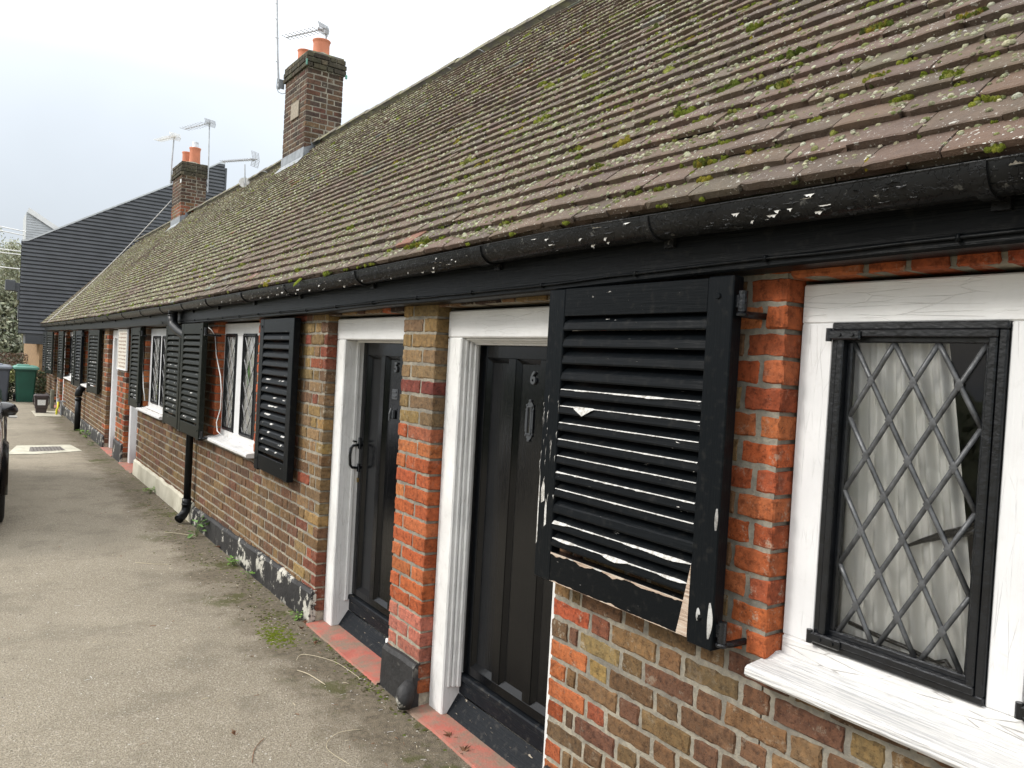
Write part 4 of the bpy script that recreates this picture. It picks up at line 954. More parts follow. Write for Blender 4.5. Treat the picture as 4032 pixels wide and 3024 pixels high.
# ------------------------------------------------------------------ aerials, dish
def aerial(label, mast, top, tip, nel, ell, refl, mat, clamp=None, mr_=.014, loop=False):
    """mast: list of points; boom from top to tip; elements lie flat across the boom"""
    t = thing('tv_aerial', label, 'aerial', mast[0], 'television aerials on the roof')
    mb = MB(); mb.tube(mast, mr_, 8)
    if clamp:
        for c in clamp: mb.bbox(*c, b=.004)
    mb.build('mast', M['steel'], t, smooth=False)
    a, b = Vector(top), Vector(tip); d = (b-a); L_ = d.length; d.normalize(); sd_ = d.cross(Vector((0, 0, 1))).normalized(); up = sd_.cross(d)
    bm = MB(); bm.tube([a-d*.06, b], .010, 6)
    for i in range(nel):
        p = a+d*(L_*(.14+.86*i/(nel-1))); e_ = ell*(1-.18*i/nel)/2; bm.tube([p-sd_*e_, p+sd_*e_], .006, 5)
    bm.tube([a+d*.05-sd_*.05, a+d*.05+sd_*.05], .018, 6); bm.build('boom', mat, t)
    rf = MB(); w_, h_ = refl; 
    for sg in (-1, 1):
        for k in range(6):
            q = k/5; o = a-d*.03+up*(sg*h_*(.06+.94*q))+d*(.03*q); rf.tube([o-sd_*w_/2, o+sd_*w_/2], .0042, 4)
        for e_ in (-1, 1, 0): rf.tube([a-d*.03+sd_*e_*w_/2+up*sg*h_*.06, a-d*.0+sd_*e_*w_/2+up*sg*h_], .004, 4)
    rf.build('reflector', mat, t)
    return t
ta = aerial('aerial with a black clamp, pointing left just above the nearest chimney pots', [(2.43, 11.25, 5.93), (2.41, 11.22, 6.2), (2.39, 11.2, 6.50)], (2.30, 11.10, 6.42), (1.99, 11.78, 6.42), 9, .24, (.21, .075), M['aluminium'], clamp=[(2.36, 2.42, 11.17, 11.23, 6.40, 6.49)])
t = thing('mast_pole', 'tall plain mast bracketed to the nearer chimney, running out of the top of the picture', 'mast', (1.89, 11.70, 5.6), 'television aerials on the roof')
mb = MB(); mb.tube([(1.895, 11.72, 5.60), (1.85, 11.72, 6.137), (1.805, 11.72, 6.90), (1.78, 11.72, 7.4)], .017, 8)
for z, x in ((6.0, 1.863), (6.35, 1.838), (6.62, 1.822), (6.85, 1.808)): mb.tube([(x-.035, 11.72, z), (x+.02, 11.72, z)], .006, 5)
mb.build('mast', M['steel'], t)
mb = MB(); mb.bbox(1.875, 1.96, 11.665, 11.68, 5.60, 5.74, b=.004); mb.bbox(1.872, 1.882, 11.66, 11.76, 5.61, 5.65, b=.003); mb.bbox(1.872, 1.882, 11.66, 11.76, 5.69, 5.73, b=.003)
mb.tube([(1.86, 11.7, 5.75), (1.855, 11.7, 5.62), (1.88, 11.69, 5.55), (1.93, 11.67, 5.53), (1.98, 11.62, 5.54)], .005, 5); mb.build('bracket', M['flashing'], t)
aerial('aerial on the tall upright mast at the right corner of the far chimney', [(2.475, 18.30, 5.15), (2.468, 18.30, 5.9), (2.452, 18.33, 6.76)], (2.44, 18.25, 6.68), (2.12, 19.2, 6.68), 9, .30, (.26, .075), M['aluminium'], clamp=[(2.45, 2.49, 18.29, 18.35, 5.2, 5.27), (2.45, 2.49, 18.29, 18.35, 5.36, 5.43)])
aerial('white aerial on the leaning mast at the left corner of the far chimney', [(1.90, 19.36, 5.44), (1.91, 19.38, 5.9), (1.939, 19.4, 6.55)], (1.93, 19.30, 6.49), (1.70, 20.0, 6.49), 12, .26, (.26, .075), M['pvc_white'], clamp=[(1.88, 1.93, 19.29, 19.38, 5.42, 5.50)], mr_=.017)
aerial('aerial with a wide spread reflector standing behind the ridge between the chimneys', [(1.99, 13.55, 4.40), (1.965, 13.55, 4.62), (1.955, 13.55, 4.82)], (2.07, 13.40, 4.90), (1.70, 14.0, 4.90), 13, .16, (.17, .125), M['aluminium'], mr_=.010)
t = thing('satellite_dish', 'white satellite dish half hidden behind the roof ridge', 'satellite dish', (2.6, 13.6, 4.4))
mb = MB(); c = Vector((2.02, 13.75, 4.55)); nrm = Vector((-.35, -.85, .25)).normalized(); uu = nrm.cross(Vector((0, 0, 1))).normalized(); vv = uu.cross(nrm); g = []
for r_ in (.001, .04, .075, .095): g.append([tuple(c+uu*math.cos(a)*r_+vv*math.sin(a)*r_+nrm*(r_*r_*2)) for a in [2*math.pi*i/20 for i in range(21)]])
mb.sheet(g); mb.sheet([r_[::-1] for r_ in g]); mb.build('reflector', M['pvc_white'], t, smooth=True)
mb = MB(); mb.tube([tuple(c-nrm*.01), (2.22, 13.8, 4.35), (2.28, 13.8, 4.2)], .012, 6); mb.tube([tuple(c-vv*.08), tuple(c+nrm*.10-vv*.03)], .005, 5); mb.bbox(c.x-.03, c.x-.01, c.y-.10, c.y-.08, c.z-.05, c.z-.02); mb.build('arm', M['steel'], t)
p0, p1 = Vector((1.92, 19.3, 5.0)), Vector((-.21, 22.5, 2.06)); mb = MB(); mb.tube([tuple(p0.lerp(p1, i/20)+Vector((0, 0, -.10*math.sin(math.pi*i/20)+.02))) for i in range(21)], .008, 6)
tag(mb.build('overhead_wire', M['pvc_white'], None, smooth=True), 'pale wire slung from the far chimney down to the far eaves', 'wire')
# ------------------------------------------------------------------ dark clad building beyond the terrace
YB = 26.5
bld = thing('clad_building', 'dark blue-grey ribbed metal building with a sloping top, beyond the terrace', 'building', (2, YB, 0))
pr = [(-.645, 4.44), (-.477, 4.479), (3.28, 6.756), (4.72, 7.72), (4.89, 7.73)]      # roofline
def topz(x):
    for (a, b), (c, d) in zip(pr, pr[1:]):
        if x <= c: return b+(d-b)*(x-a)/(c-a)
    return pr[-1][1]
def xtop(z):
    if z < 4.44: return -.645
    for (a, b), (c, d) in zip(pr, pr[1:]):
        if z <= d: return a+(c-a)*(z-b)/(d-b)
    return 9
mb = MB(); z = 1.786; ph = .112
cl = MB()
while z < 7.7:
    zt = min(z+ph, 7.72); xl, xl2 = xtop(z+.001), xtop(zt)
    if xl > 4.8: break
    prof = ((z, -.004), (z+ph*.16, -.006), (z+ph*.22, -.045), (z+ph*.80, -.030), (zt, -.004))
    g = [[(xtop(min(q, zt)) if q > 4.44 else -.645, YB+d, min(q, zt)), (4.885, YB+d, min(q, zt))] for q, d in prof]
    cl.sheet(g)
    if z < 4.4: cl.sheet([[(-.645+d*.3, YB, min(q, zt)), (.25+d, YB+8, min(q, zt))] for q, d in prof][::-1])
    z += ph
OUT = [(-.63, 1.80)]+pr+[(4.88, 1.80)]; cl.add([(x, YB+.01, z_) for x, z_ in OUT]+[(.3+(x+.63)*.83, YB+8, z_) for x, z_ in OUT], [tuple(range(6, -1, -1)), tuple(range(7, 14))]+[(i, i+1, i+8, i+7) for i in range(6)]+[(6, 0, 7, 13)])
cl.build('cladding', M['cladding'], bld)
mb = MB(); 
for i in range(4): 
    (a, b), (c, d) = pr[i], pr[i+1]; mb.add([(a-.0, YB-.05, b), (c, YB-.05, d), (c, YB-.05, d+.045), (a, YB-.05, b+.045), (a, YB+.1, b+.045), (c, YB+.1, d+.045)], [(0, 1, 2, 3), (3, 2, 5, 4)])
mb.build('verge_trim', M['trim_grey'], bld)
mb = MB(); mb.bbox(4.89, 4.95, YB-.05, YB+.1, 2, 7.6); mb.build('corner_pipe', M['cladding'], bld)
mb = MB(); mb.box(-.46, .0, YB-.005, YB+1.2, 1.50, 1.798)
for q in range(5): mb.box(-.465, .0, YB-.012, YB, 1.515+q*.06, 1.55+q*.06)
mb.build('soffit_box', M['cladding'], bld)
mb = MB(); mb.bbox(-1.0, -.76, YB-.1, YB+.3, 3.0, 3.30, b=.01); mb.bbox(-.77, -.64, YB-.02, YB+.2, 2.98, 3.24, b=.01); mb.bbox(-.70, -.64, YB-.02, YB+.2, 2.75, 2.99, b=.01); mb.bbox(-.675, -.64, YB-.02, YB+.2, 2.2, 2.6, b=.01)
mb.build('wall_box', M['cladding'], bld)
mb = MB(); mb.box(-.10, 4.8, YB, YB+7.9, -.1, 1.79); mb.build('lower_wall', M['tan_brick'], bld)
# pale gabled house farther off, behind it
wh = thing('white_gable', 'pale boarded gable end peeping over the dark roof at far left', 'building', (0, 34, 0))
mb = MB(); mb.add([(.6, 34, -.1), (3.5, 34, -.1), (3.5, 34, 4.2), (-.10, 34, 6.42), (-.22, 34, 6.3), (-.20, 34, 4.3), (.6, 34, 4.3), (.6, 36, -.1), (3.5, 36, -.1), (3.5, 36, 4.2), (-.10, 36, 6.42), (-.22, 36, 6.3), (-.20, 36, 4.3), (.6, 36, 4.3)], [tuple(range(7)), tuple(range(13, 6, -1))]+[((k_+1) % 7, k_, k_+7, (k_+1) % 7+7) for k_ in range(7)])
for q in range(26):
    z = 4.9+q*.09; xr = min(3.4, (6.42-z)/.617-.1)
    if xr > -.1: mb.box(-.2, xr, 33.985, 34, z, z+.012)
mb.build('wall', M['trim_grey'], wh)
mb = MB(); mb.add([(-.14, 33.93, 6.50), (3.6, 33.93, 4.22), (3.6, 33.93, 4.05), (-.20, 33.93, 6.33), (-.14, 36, 6.50), (3.6, 36, 4.22)], [(3, 2, 1, 0), (0, 1, 5, 4)]); mb.build('barge_board', M['pvc_white'], wh)
wi = MB()  # thin pale tubes drawn across the sky
for (za, zb_) in ((5.85, 5.70), (5.72, 5.55), (4.93, 4.95), (4.82, 4.83), (4.30, 4.30)): wi.tube([(-14, 33, za+.9 if za > 5 else za), (-.2, 34, zb_-.1)], .02, 4)
tag(wi.build('power_lines', M['pvc_white'], None), 'faint pale power lines crossing the sky at far left', 'power lines')
# ------------------------------------------------------------------ bins and small things at the far end
def wheelie(loc, rz, label, mb_body, mb_lid, marks, cx):
    t = thing('wheelie_bin', label, 'bin', loc, 'wheelie bins at the far end'); x, y, _ = loc
    b = MB(); n = 12
    def ring(wx, wy, z, r=.04):
        P = []
        for sx, sy in ((1, -1), (1, 1), (-1, 1), (-1, -1)):
            for i in range(4):
                a = math.atan2(sy, sx)+(i-1.5)*math.pi/8; P.append((x+sx*(wx/2-r)+r*math.cos(a)*1.3, y+sy*(wy/2-r)+r*math.sin(a)*1.3, z))
        return P+[P[0]]
    b.sheet([ring(.36, .42, .0), ring(.37, .43, .03), ring(.45, .52, .80), ring(.49, .56, .81), ring(.49, .56, .85), ring(.44, .5, .852)])
    for i in range(9 if marks else 7):
        if i != 4: b.box(x-.10+i*.0235, x-.10+i*.0235+.017, y-.2475, y-.240, .585, .615, mi=1)
    if marks: b.box(x-.11, x+.11, y-.2515, y-.245, .655, .68, mi=2)
    b.build('body', [mb_body, M['text_white'], M['text_faint']], t, smooth=False)
    l = MB(); l.sheet([ring(.54, .60, .845, .05), ring(.56, .62, .86, .05), ring(.55, .61, .90, .05), ring(.46, .5, .935, .06), ring(.30, .36, .952, .08), ring(.02, .02, .955, .005)]); 
    l.bbox(x-.20, x+.08, y-.22, y+.2, .93, .972, b=.012); l.tube([(x-.2, y+.33, .9), (x+.2, y+.33, .9)], .016, 8); l.build('lid', mb_lid, t)
    for sx in (-1, 1):
        w_ = MB(); w_.tube([(x+sx*.20, y+.22, .10), (x+sx*.25, y+.22, .10)], .10, 16); w_.build('wheel', M['rubber'], t)
    return t
wheelie((-.555, 23.87, 0), 0, 'green wheelie bin with white lettering, right of the grey one', M['bin_green'], M['bin_lid_green'], True, 0)
wheelie((-1.14, 23.87, 0), 0, 'grey wheelie bin at the left edge of the picture', M['bin_grey'], M['bin_lid_grey'], False, 0)
t = thing('food_caddy', 'small brown food caddy with a white sticker on a concrete slab', 'food caddy', (-.43, 20.2, 0)); x, y = -.43, 20.12
b = MB(); rg = lambda wx, z: [(x-wx/2, y-wx/2, z), (x+wx/2, y-wx/2, z), (x+wx/2, y+wx/2, z), (x-wx/2, y+wx/2, z), (x-wx/2, y-wx/2, z)]
b.sheet([rg(.20, .018), rg(.205, .10), rg(.235, .12), rg(.26, .36), rg(.27, .37)]); b.build('body', M['caddy_brown'], t)
b = MB(); b.sheet([rg(.28, .365), rg(.285, .40), rg(.22, .425), rg(.01, .43)]); b.bbox(x-.09, x+.09, y-.155, y-.14, .34, .40); b.build('lid', M['caddy_brown'], t)
b = MB(); b.tube([(x-.145, y, .38), (x-.16, y-.03, .30), (x-.155, y-.05, .22), (x-.12, y-.05, .17)], .007, 6); b.tube([(x+.145, y, .38), (x+.16, y-.03, .30), (x+.155, y-.05, .22), (x+.12, y-.05, .17)], .007, 6); b.build('handle', M['caddy_brown'], t)
b = MB(); b.add([(x-.075, y-.127, .19), (x+.075, y-.127, .19), (x+.08, y-.136, .31), (x-.08, y-.136, .31)], [(0, 1, 2, 3)]); b.build('sticker', M['sticker'], t)
b = MB(); b.bbox(-.58, -.10, 19.2, 20.6, -.01, .016, b=.006); tag(b.build('concrete_slab', M['concrete'], None), 'low concrete slab under the brown caddy', 'slab')
b = MB(); b.bbox(-.15, -.07, 21.5, 21.62, -.02, .46, b=.015); tag(b.build('stone_post', M['stone'], None), 'short mossy post against the wall near the caddy', 'post')
b = MB(); b.tube([(-.17, 19.6, 0), (-.168, 19.6, .13), (-.145, 19.6, .16), (-.145, 19.6, .30)], .02, 8); tag(b.build('yellow_pipe', M['yellow'], None, smooth=True), 'bright yellow pipe cover by the far white doorway', 'pipe')
b = MB(); b.tube([(-.14, 19.65, .29), (-.14, 19.65, .37)], .028, 8); b.tube([(-.14, 19.65, .31), (.03, 19.65, .30)], .02, 8); b.tube([(-.08, 19.65, .31), (-.08, 19.65, 0)], .022, 8); tag(b.build('gas_fitting', M['aluminium'], None), 'grey pipe fitting beside the yellow pipe cover', 'pipe')
# drain cover with a painted white border
t = thing('drain_cover', 'cast drain cover with a rough white painted border in the tarmac', 'drain cover', (-.75, 13.4, 0))
b = MB(); o_ = [(-1.30, 12.95), (-.98, 12.88), (-.33, 13.18), (-.42, 14.0), (-1.15, 13.95)]; i_ = [(-1.02, 13.22), (-.98, 13.18), (-.55, 13.28), (-.58, 13.78), (-.98, 13.74)]
b.add([(x+U(-.01, .01), y, .006) for x, y in o_]+[(x, y, .006) for x, y in i_], [(i, (i+1) % 5, 5+(i+1) % 5, 5+i) for i in range(5)]); b.build('painted_border', M['white_line'], t)
b = MB(); b.add([(x, y, .007) for x, y in i_], [(0, 1, 2, 3, 4)])
for q in range(9):
    for r_ in range(8): b.box(-.96+q*.045, -.945+q*.045, 13.27+r_*.06, 13.31+r_*.06, .007, .011)
b.build('cover', M['cast_iron'], t)
# ------------------------------------------------------------------ parked car, mostly beyond the left edge
car = thing('parked_car', 'dark grey parked car cut off by the left edge, its door mirror sticking out', 'car', (-2.36, 9.9, 0))
CM = Matrix.Translation((-2.345, 9.9, -.03)) @ Matrix.Rotation(R(-1.6), 4, 'Z')     # local: x right, y to the rear
sec = []   # y, half width, floor, waist z, roof half width, roof z
ST = [(-2.72, .55, .35, .62, .5, .66), (-2.6, .74, .22, .72, .6, .78), (-2.3, .85, .2, .84, .66, .92), (-1.9, .89, .2, .92, .70, 1.0), (-1.3, .90, .2, .97, .72, 1.04), (-1.0, .90, .2, .99, .68, 1.12), (-.35, .90, .2, 1.0, .62, 1.45), (.4, .90, .2, 1.0, .62, 1.49), (1.0, .90, .2, 1.01, .60, 1.45), (1.4, .89, .22, 1.01, .58, 1.36), (1.68, .84, .26, .98, .55, 1.02), (1.75, .78, .35, .8, .5, .85)]
wheels = [(-1.58, 0), (1.02, 0)]
b = MB(); g = []
for (y, hw, f_, wz, rw, rz) in ST:
    h = [(0, f_), (hw*.9, f_), (hw*.985, f_+.12), (hw, f_+(wz-f_)*.55), (hw*.985, f_+(wz-f_)*.85), (hw*.96, wz), (rw+(hw-rw)*.35, wz+(rz-wz)*.45), (rw, rz-.03 if rz-wz > .2 else wz+.02), (rw*.6, rz), (0, rz+.01)]
    g.append([(x, y, z) for x, z in h]+[(-x, y, z) for x, z in h[::-1][1:]])
b.sheet(g[::-1]); b.add(g[0], [tuple(range(len(g[0])))]); b.add(g[-1], [tuple(reversed(range(len(g[-1]))))])
b.xf(CM); cb = b.build('body', M['car_paint'], car, smooth=True)
b = MB()
for sx in (-1, 1):
    for (ya, yb) in ((-.85, -.05), (.02, .75), (.8, 1.25)): b.add([(sx*.865, ya, 1.02), (sx*.865, yb, 1.02), (sx*.665, yb-.04, 1.40), (sx*.70, max(ya+.35, ya) if ya < -.5 else ya+.03, 1.40)], [(0, 1, 2, 3), (3, 2, 1, 0)])
b.add([(-.62, -1.02, 1.10), (.62, -1.02, 1.10), (.56, -.40, 1.44), (-.56, -.40, 1.44)], [(0, 1, 2, 3), (3, 2, 1, 0)]); b.xf(CM @ Matrix.Translation((0, -.012, .012))); b.build('windows', M['car_black'], car)
b = MB(); b.bbox(-.44, .44, -2.745, -2.70, .50, .60, b=.015)
for q in range(3): b.bbox(-.42, .42, -2.755, -2.74, .515+q*.028, .523+q*.028, b=.002)
b.bbox(-.60, .60, -2.74, -2.66, .36, .44, b=.02); b.xf(CM); b.build('grille', M['car_black'], car)
b = MB(); b.bbox(-.26, .26, -2.765, -2.74, .445, .495, b=.004); b.xf(CM); b.build('number_plate', M['sticker'], car)
for wy in (-1.58, 1.02):
    for sx in (-1, 1):
        b = MB(); cx = sx*.80
        def disc(prof, mat_i=0):
            n = 32; vs = []; fs = []
            for xo, r in prof:
                for j in range(n): vs.append((cx+sx*xo, wy+r*math.cos(2*math.pi*j/n), .325+r*math.sin(2*math.pi*j/n)))
            for i in range(len(prof)-1):
                for j in range(n): a_ = i*n+j; b_ = i*n+(j+1) % n; fs.append((a_, b_, b_+n, a_+n))
            b.add(vs, fs, mi=mat_i)
        disc([(-.12, .28), (-.11, .318), (-.08, .325), (.07, .325), (.10, .315), (.115, .27), (.11, .21)]); b.xf(CM); wo = b.build('wheel', M['rubber'], car, smooth=True)
        b = MB(); disc([(.105, .215), (.09, .205), (.06, .19), (.075, .06), (.09, .04), (.09, .001)])
        for q in range(10):
            a_ = q*math.pi/5; b.tube([(cx+sx*.09, wy+.04*math.cos(a_), .325+.04*math.sin(a_)), (cx+sx*.10, wy+.2*math.cos(a_), .325+.2*math.sin(a_))], .014, 5)
        b.xf(CM); b.build('rim', M['alloy'], wo, smooth=True)
        b = MB(); n = 16; b.sheet([[(sx*xo, wy+r*math.cos(math.pi*j/n), .325+r*math.sin(math.pi*j/n)*(1.0)) for j in range(n+1)] for xo, r in ((.60, .375), (.905, .375), (.925, .385), (.93, .405), (.905, .43), (.88, .45))]); b.sheet([[(sx*xo, wy+r*math.cos(math.pi*j/n), .325+r*math.sin(math.pi*j/n)) for j in range(n, -1, -1)] for xo, r in ((.60, .375), (.905, .375), (.925, .385), (.93, .405), (.905, .43), (.88, .45))])
        b.xf(CM); b.build('wheel_arch', M['car_black'], car, smooth=True)
for sx in (-1, 1):
    b = MB(); g = []
    for i, (q, s) in enumerate(((0, .25), (.06, .8), (.2, 1), (.55, .98), (.85, .75), (1, .2))):
        xx_ = sx*(.83+.175*q); g.append([(xx_, -.72+.075*s*math.cos(a)+.03*q, 0.955+.075*s*math.sin(a)+(.012*(1-q))) for a in [2*math.pi*j/16 for j in range(17)]])
    b.sheet(g if sx < 0 else g[::-1]); b.bbox(sx*.86, sx*.93, -.75, -.69, .90, .94); b.xf(CM); mo_ = b.build('door_mirror', M['car_black'], car, smooth=True)
    b = MB(); b.bbox(sx*.925, sx*1.0, -.798, -.74, .885, .908, b=.006); b.xf(CM); b.build('indicator', M['lamp_white'], mo_)
    for yy in (-.02, .9):
        b = MB(); b.tube([(sx*.895, yy-.10, .865), (sx*.945, yy-.07, .868), (sx*.95, yy, .868), (sx*.945, yy+.05, .868), (sx*.895, yy+.08, .865)], .013, 8); b.xf(CM); b.build('door_handle', M['chrome'], car, smooth=True)
    b = MB(); b.add([(sx*.50, -2.735, .545), (sx*.74, -2.64, .56), (sx*.80, -2.53, .62), (sx*.76, -2.60, .665), (sx*.52, -2.70, .64), (sx*.50, -2.60, .60), (sx*.74, -2.5, .60)], [(0, 1, 2, 3, 4), (4, 3, 2, 1, 0), (0, 5, 6, 1), (4, 5, 6, 3)]); b.xf(CM); b.build('headlight', M['lamp_white'], car, smooth=True)
# ------------------------------------------------------------------ weeds, leaves, twigs by the wall
def plant(name, label, x, y, n, size, h, col=(.10, .19, .05)):
    mb = MB()
    for i in range(n):
        a = U(0, 6.28); rr_ = U(.2, 1)*size*1.4; c = Vector((x+rr_*math.cos(a)*.9, y+rr_*math.sin(a), U(.2, 1)*h)); base = Vector((x+U(-.01, .01), y+U(-.01, .01), 0))
        mb.tube([base, base.lerp(c, .5)+Vector((0, 0, h*.25)), c], .0012, 4, col=(.16, .20, .08))
        d = Vector((math.cos(a+U(-.6, .6)), math.sin(a+U(-.6, .6)), U(-.35, .35))).normalized(); s_ = d.cross(Vector((0, 0, 1))).normalized(); L_ = size*U(.6, 1.1); W_ = L_*U(.28, .4); cc = vary(col, .25); u = Vector((0, 0, .12*L_))
        P = [c, c+d*L_*.3+s_*W_+u, c+d*L_*.7+s_*W_*.75, c+d*L_, c+d*L_*.7-s_*W_*.75, c+d*L_*.3-s_*W_+u, c+d*L_*.5-u*.5]
        mb.add([tuple(p) for p in P], [(0, 1, 6), (1, 2, 6), (2, 3, 6), (3, 4, 6), (4, 5, 6), (5, 0, 6)], col=cc)
    o = mb.build(name, M['leaf'], None, colors=True); return tag(o, label, 'weed', 'weeds growing along the foot of the wall')
plant('weed', 'largest leafy weed beside the foot of the downpipe', -.10, 7.05, 18, .075, .15, (.13, .24, .07))
plant('weed', 'low bright weed on the tarmac beside the whitened black plinth', -.07, 6.0, 22, .040, .06, (.12, .24, .04))
plant('weed', 'small upright weed just in front of the low bright one by the plinth', -.07, 5.62, 8, .035, .05, (.13, .26, .03))
plant('weed', 'small weed at the black plinth corner among brown leaves', -.055, 4.62, 18, .028, .05, (.14, .24, .05))
plant('weed', 'tiny weed by the red doorstep of the first door', -.10, 4.22, 9, .016, .025)
plant('weed', 'bright tuft under the cream plinth', -.08, 9.3, 20, .05, .07, (.14, .28, .03))
plant('weed', 'tall bright tuft against the plinth beyond the far doorways', -.09, 15.0, 22, .07, .16, (.20, .38, .04))
plant('weed', 'leafy tuft at the foot of the short far downpipe', -.10, 15.7, 14, .06, .08, (.13, .25, .04))
plant('weed', 'tuft between the far doorway and the tall bright tuft', -.12, 13.9, 14, .05, .07, (.16, .28, .06))
def clutter(n, f):
    mb = MB()
    for i in range(n): f(mb)
    return mb
mo = MB()        # moss and scrapings on the tarmac
for i in range(1500):
    cl_ = rnd.choice(((-.27, 4.38, .045, .09), (-.22, 4.6, .05, .2), (-.10, 5.4, .06, .6), (-.25, 6.6, .10, .7), (-.07, 3.6, .03, .3), (-.1, 8.2, .1, .5))); x = cl_[0]+rnd.gauss(0, cl_[2]); y = cl_[1]+rnd.gauss(0, cl_[3]); 
    if x > -.035: continue
    r_ = U(.003, .011); c = vary(rnd.choice([(.13, .17, .02), (.09, .11, .02), (.10, .085, .04), (.07, .06, .035)]) if abs(y-4.4) > .25 or x > -.15 else (.13, .16, .015), .25)
    n = 6; vs = [(x+math.cos(a)*r_*U(.7, 1.2), y+math.sin(a)*r_*U(.7, 1.2), .0005) for a in [j*1.047 for j in range(6)]]+[(x, y, r_*.35)]
    mo.add(vs, [(j, (j+1) % 6, 6) for j in range(6)], col=c)
tag(mo.build('ground_moss', M['moss'], None, colors=True, smooth=True), 'moss and crumbs of dirt along the foot of the wall', 'moss', kind='stuff')
gr = MB()       # loose grit on the tarmac
for i in range(5200):
    y = 2.2+U(0, 1)**1.6*9; x = U(-1.9, -.03); r_ = U(.0012, .0036)*(1.6 if U(0, 1) < .06 else 1); c = rnd.choice([(.40, .38, .33), (.28, .25, .2), (.12, .10, .08), (.5, .48, .43), (.17, .15, .11)])
    gr.add([(x-r_, y-r_*.6, 0), (x+r_, y-r_, 0), (x+r_*.8, y+r_, 0), (x-r_*.7, y+r_*.9, 0), (x, y, r_*.9)], [(0, 1, 4), (1, 2, 4), (2, 3, 4), (3, 0, 4)], col=c)
tag(gr.build('grit', M['leaf'], None, colors=True), 'loose grit on the tarmac', 'grit', kind='stuff')
def dead_leaf(x, y, s, label, rot):
    mb = MB(); P = []
    for k in range(5):
        a = -1.1+k*.55+rot; L_ = s*(1 if k == 2 else U(.55, .85)); P.append((x+L_*math.cos(a), y+L_*math.sin(a), U(.004, .018)+.012)); b_ = a+.27; P.append((x+s*.28*math.cos(b_), y+s*.28*math.sin(b_), .010+.012))
    vs = [(x, y, .006)]+P; mb.add(vs, [(0, i, i+1) for i in range(1, len(P))]+[(0, i+1, i) for i in range(1, len(P))]); mb.tube([(x, y, .006), (x-s*.8*math.cos(rot), y-s*.8*math.sin(rot), .02)], .0012, 4)
    tag(mb.build('dead_leaf', M['dead_leaf'], None), label, 'leaf', 'dead leaves on the ground')
dead_leaf(.0, 2.84, .045, 'brown curled leaf lying on the red step of door 6', 2.0); dead_leaf(-.02, 2.70, .05, 'second brown leaf on the red step of door 6, stalk raised', .6)
dead_leaf(-.02, 6.55, .06, 'pale tan leaf on the ground past the downpipe weed', 3); dead_leaf(-.05, 4.50, .035, 'brown leaf by the plinth corner weed', 1); dead_leaf(-.10, 4.42, .03, 'crumpled leaf just in front of the plinth corner', 4); dead_leaf(-.80, 3.30, .025, 'small tan leaf alone on the open tarmac', 2)
dead_leaf(-.12, 4.15, .022, 'scrap of leaf in front of the first red step', 1.3); dead_leaf(-.05, 7.95, .05, 'tan leaf left of the downpipe foot', 1)
def twig(pts, r, label, mat='straw'):
    mb = MB(); P = [Vector(p) for p in pts]; Q = []
    for i in range(len(P)-1):
        for t in range(5):
            t /= 5; p0_ = P[max(i-1, 0)]; p3 = P[min(i+2, len(P)-1)]; a, b = P[i], P[i+1]
            Q.append(.5*((2*a)+(b-p0_)*t+(2*p0_-5*a+4*b-p3)*t*t+(3*a-p0_-3*b+p3)*t**3))
    Q.append(P[-1]); mb.tube(Q, r, 5); tag(mb.build('twig', M[mat], None), label, 'twig', 'twigs and stalks on the tarmac')
twig([(-.29, 3.98, .004), (-.25, 3.98, .03), (-.15, 3.80, .035), (-.09, 3.62, .006)], .0014, 'long thin bowed stalk arching over the tarmac')
twig([(-.33, 3.85, .004), (-.30, 3.76, .008), (-.27, 3.62, .003)], .0024, 'short pale twig standing nearest the bowed stalk')
twig([(-.30, 3.10, .004), (-.42, 3.10, .012), (-.50, 3.02, .004), (-.47, 2.85, .003)], .0012, 'curved pale stalk on the open tarmac')
twig([(-.70, 3.22, .004), (-.76, 3.15, .004), (-.80, 3.05, .003)], .0016, 'thin dark twig on the open tarmac', 'dead_leaf')
twig([(-.5, 6.2, .004), (-.6, 6.25, .005), (-.70, 6.35, .003)], .002, 'pale stalk lying out on the tarmac')
twig([(-.12, 7.0, .01), (-.2, 7.1, .02), (-.32, 7.3, .004)], .002, 'pale stalk beside the downpipe weed')
sc = MB()
for i in range(170):       # scraps of straw, bark and paint
    y = 2.4+U(0, 1)**1.5*7; x = U(-1.7, -.05) if U(0, 1) < .5 else -.05-abs(rnd.gauss(0, .15)); a = U(0, 3.14); L_ = U(.004, .018); d = (math.cos(a)*L_, math.sin(a)*L_)
    sc.tube([(x-d[0], y-d[1], .002), (x, y, .004), (x+d[0], y+d[1], .002)], U(.0008, .002), 4, mi=rnd.choice((0, 1, 0, 2)))
tag(sc.build('litter', [M['straw'], M['dead_leaf'], M['peel_white']], None), 'bits of straw, bark and flaked paint on the tarmac', 'litter', kind='stuff')
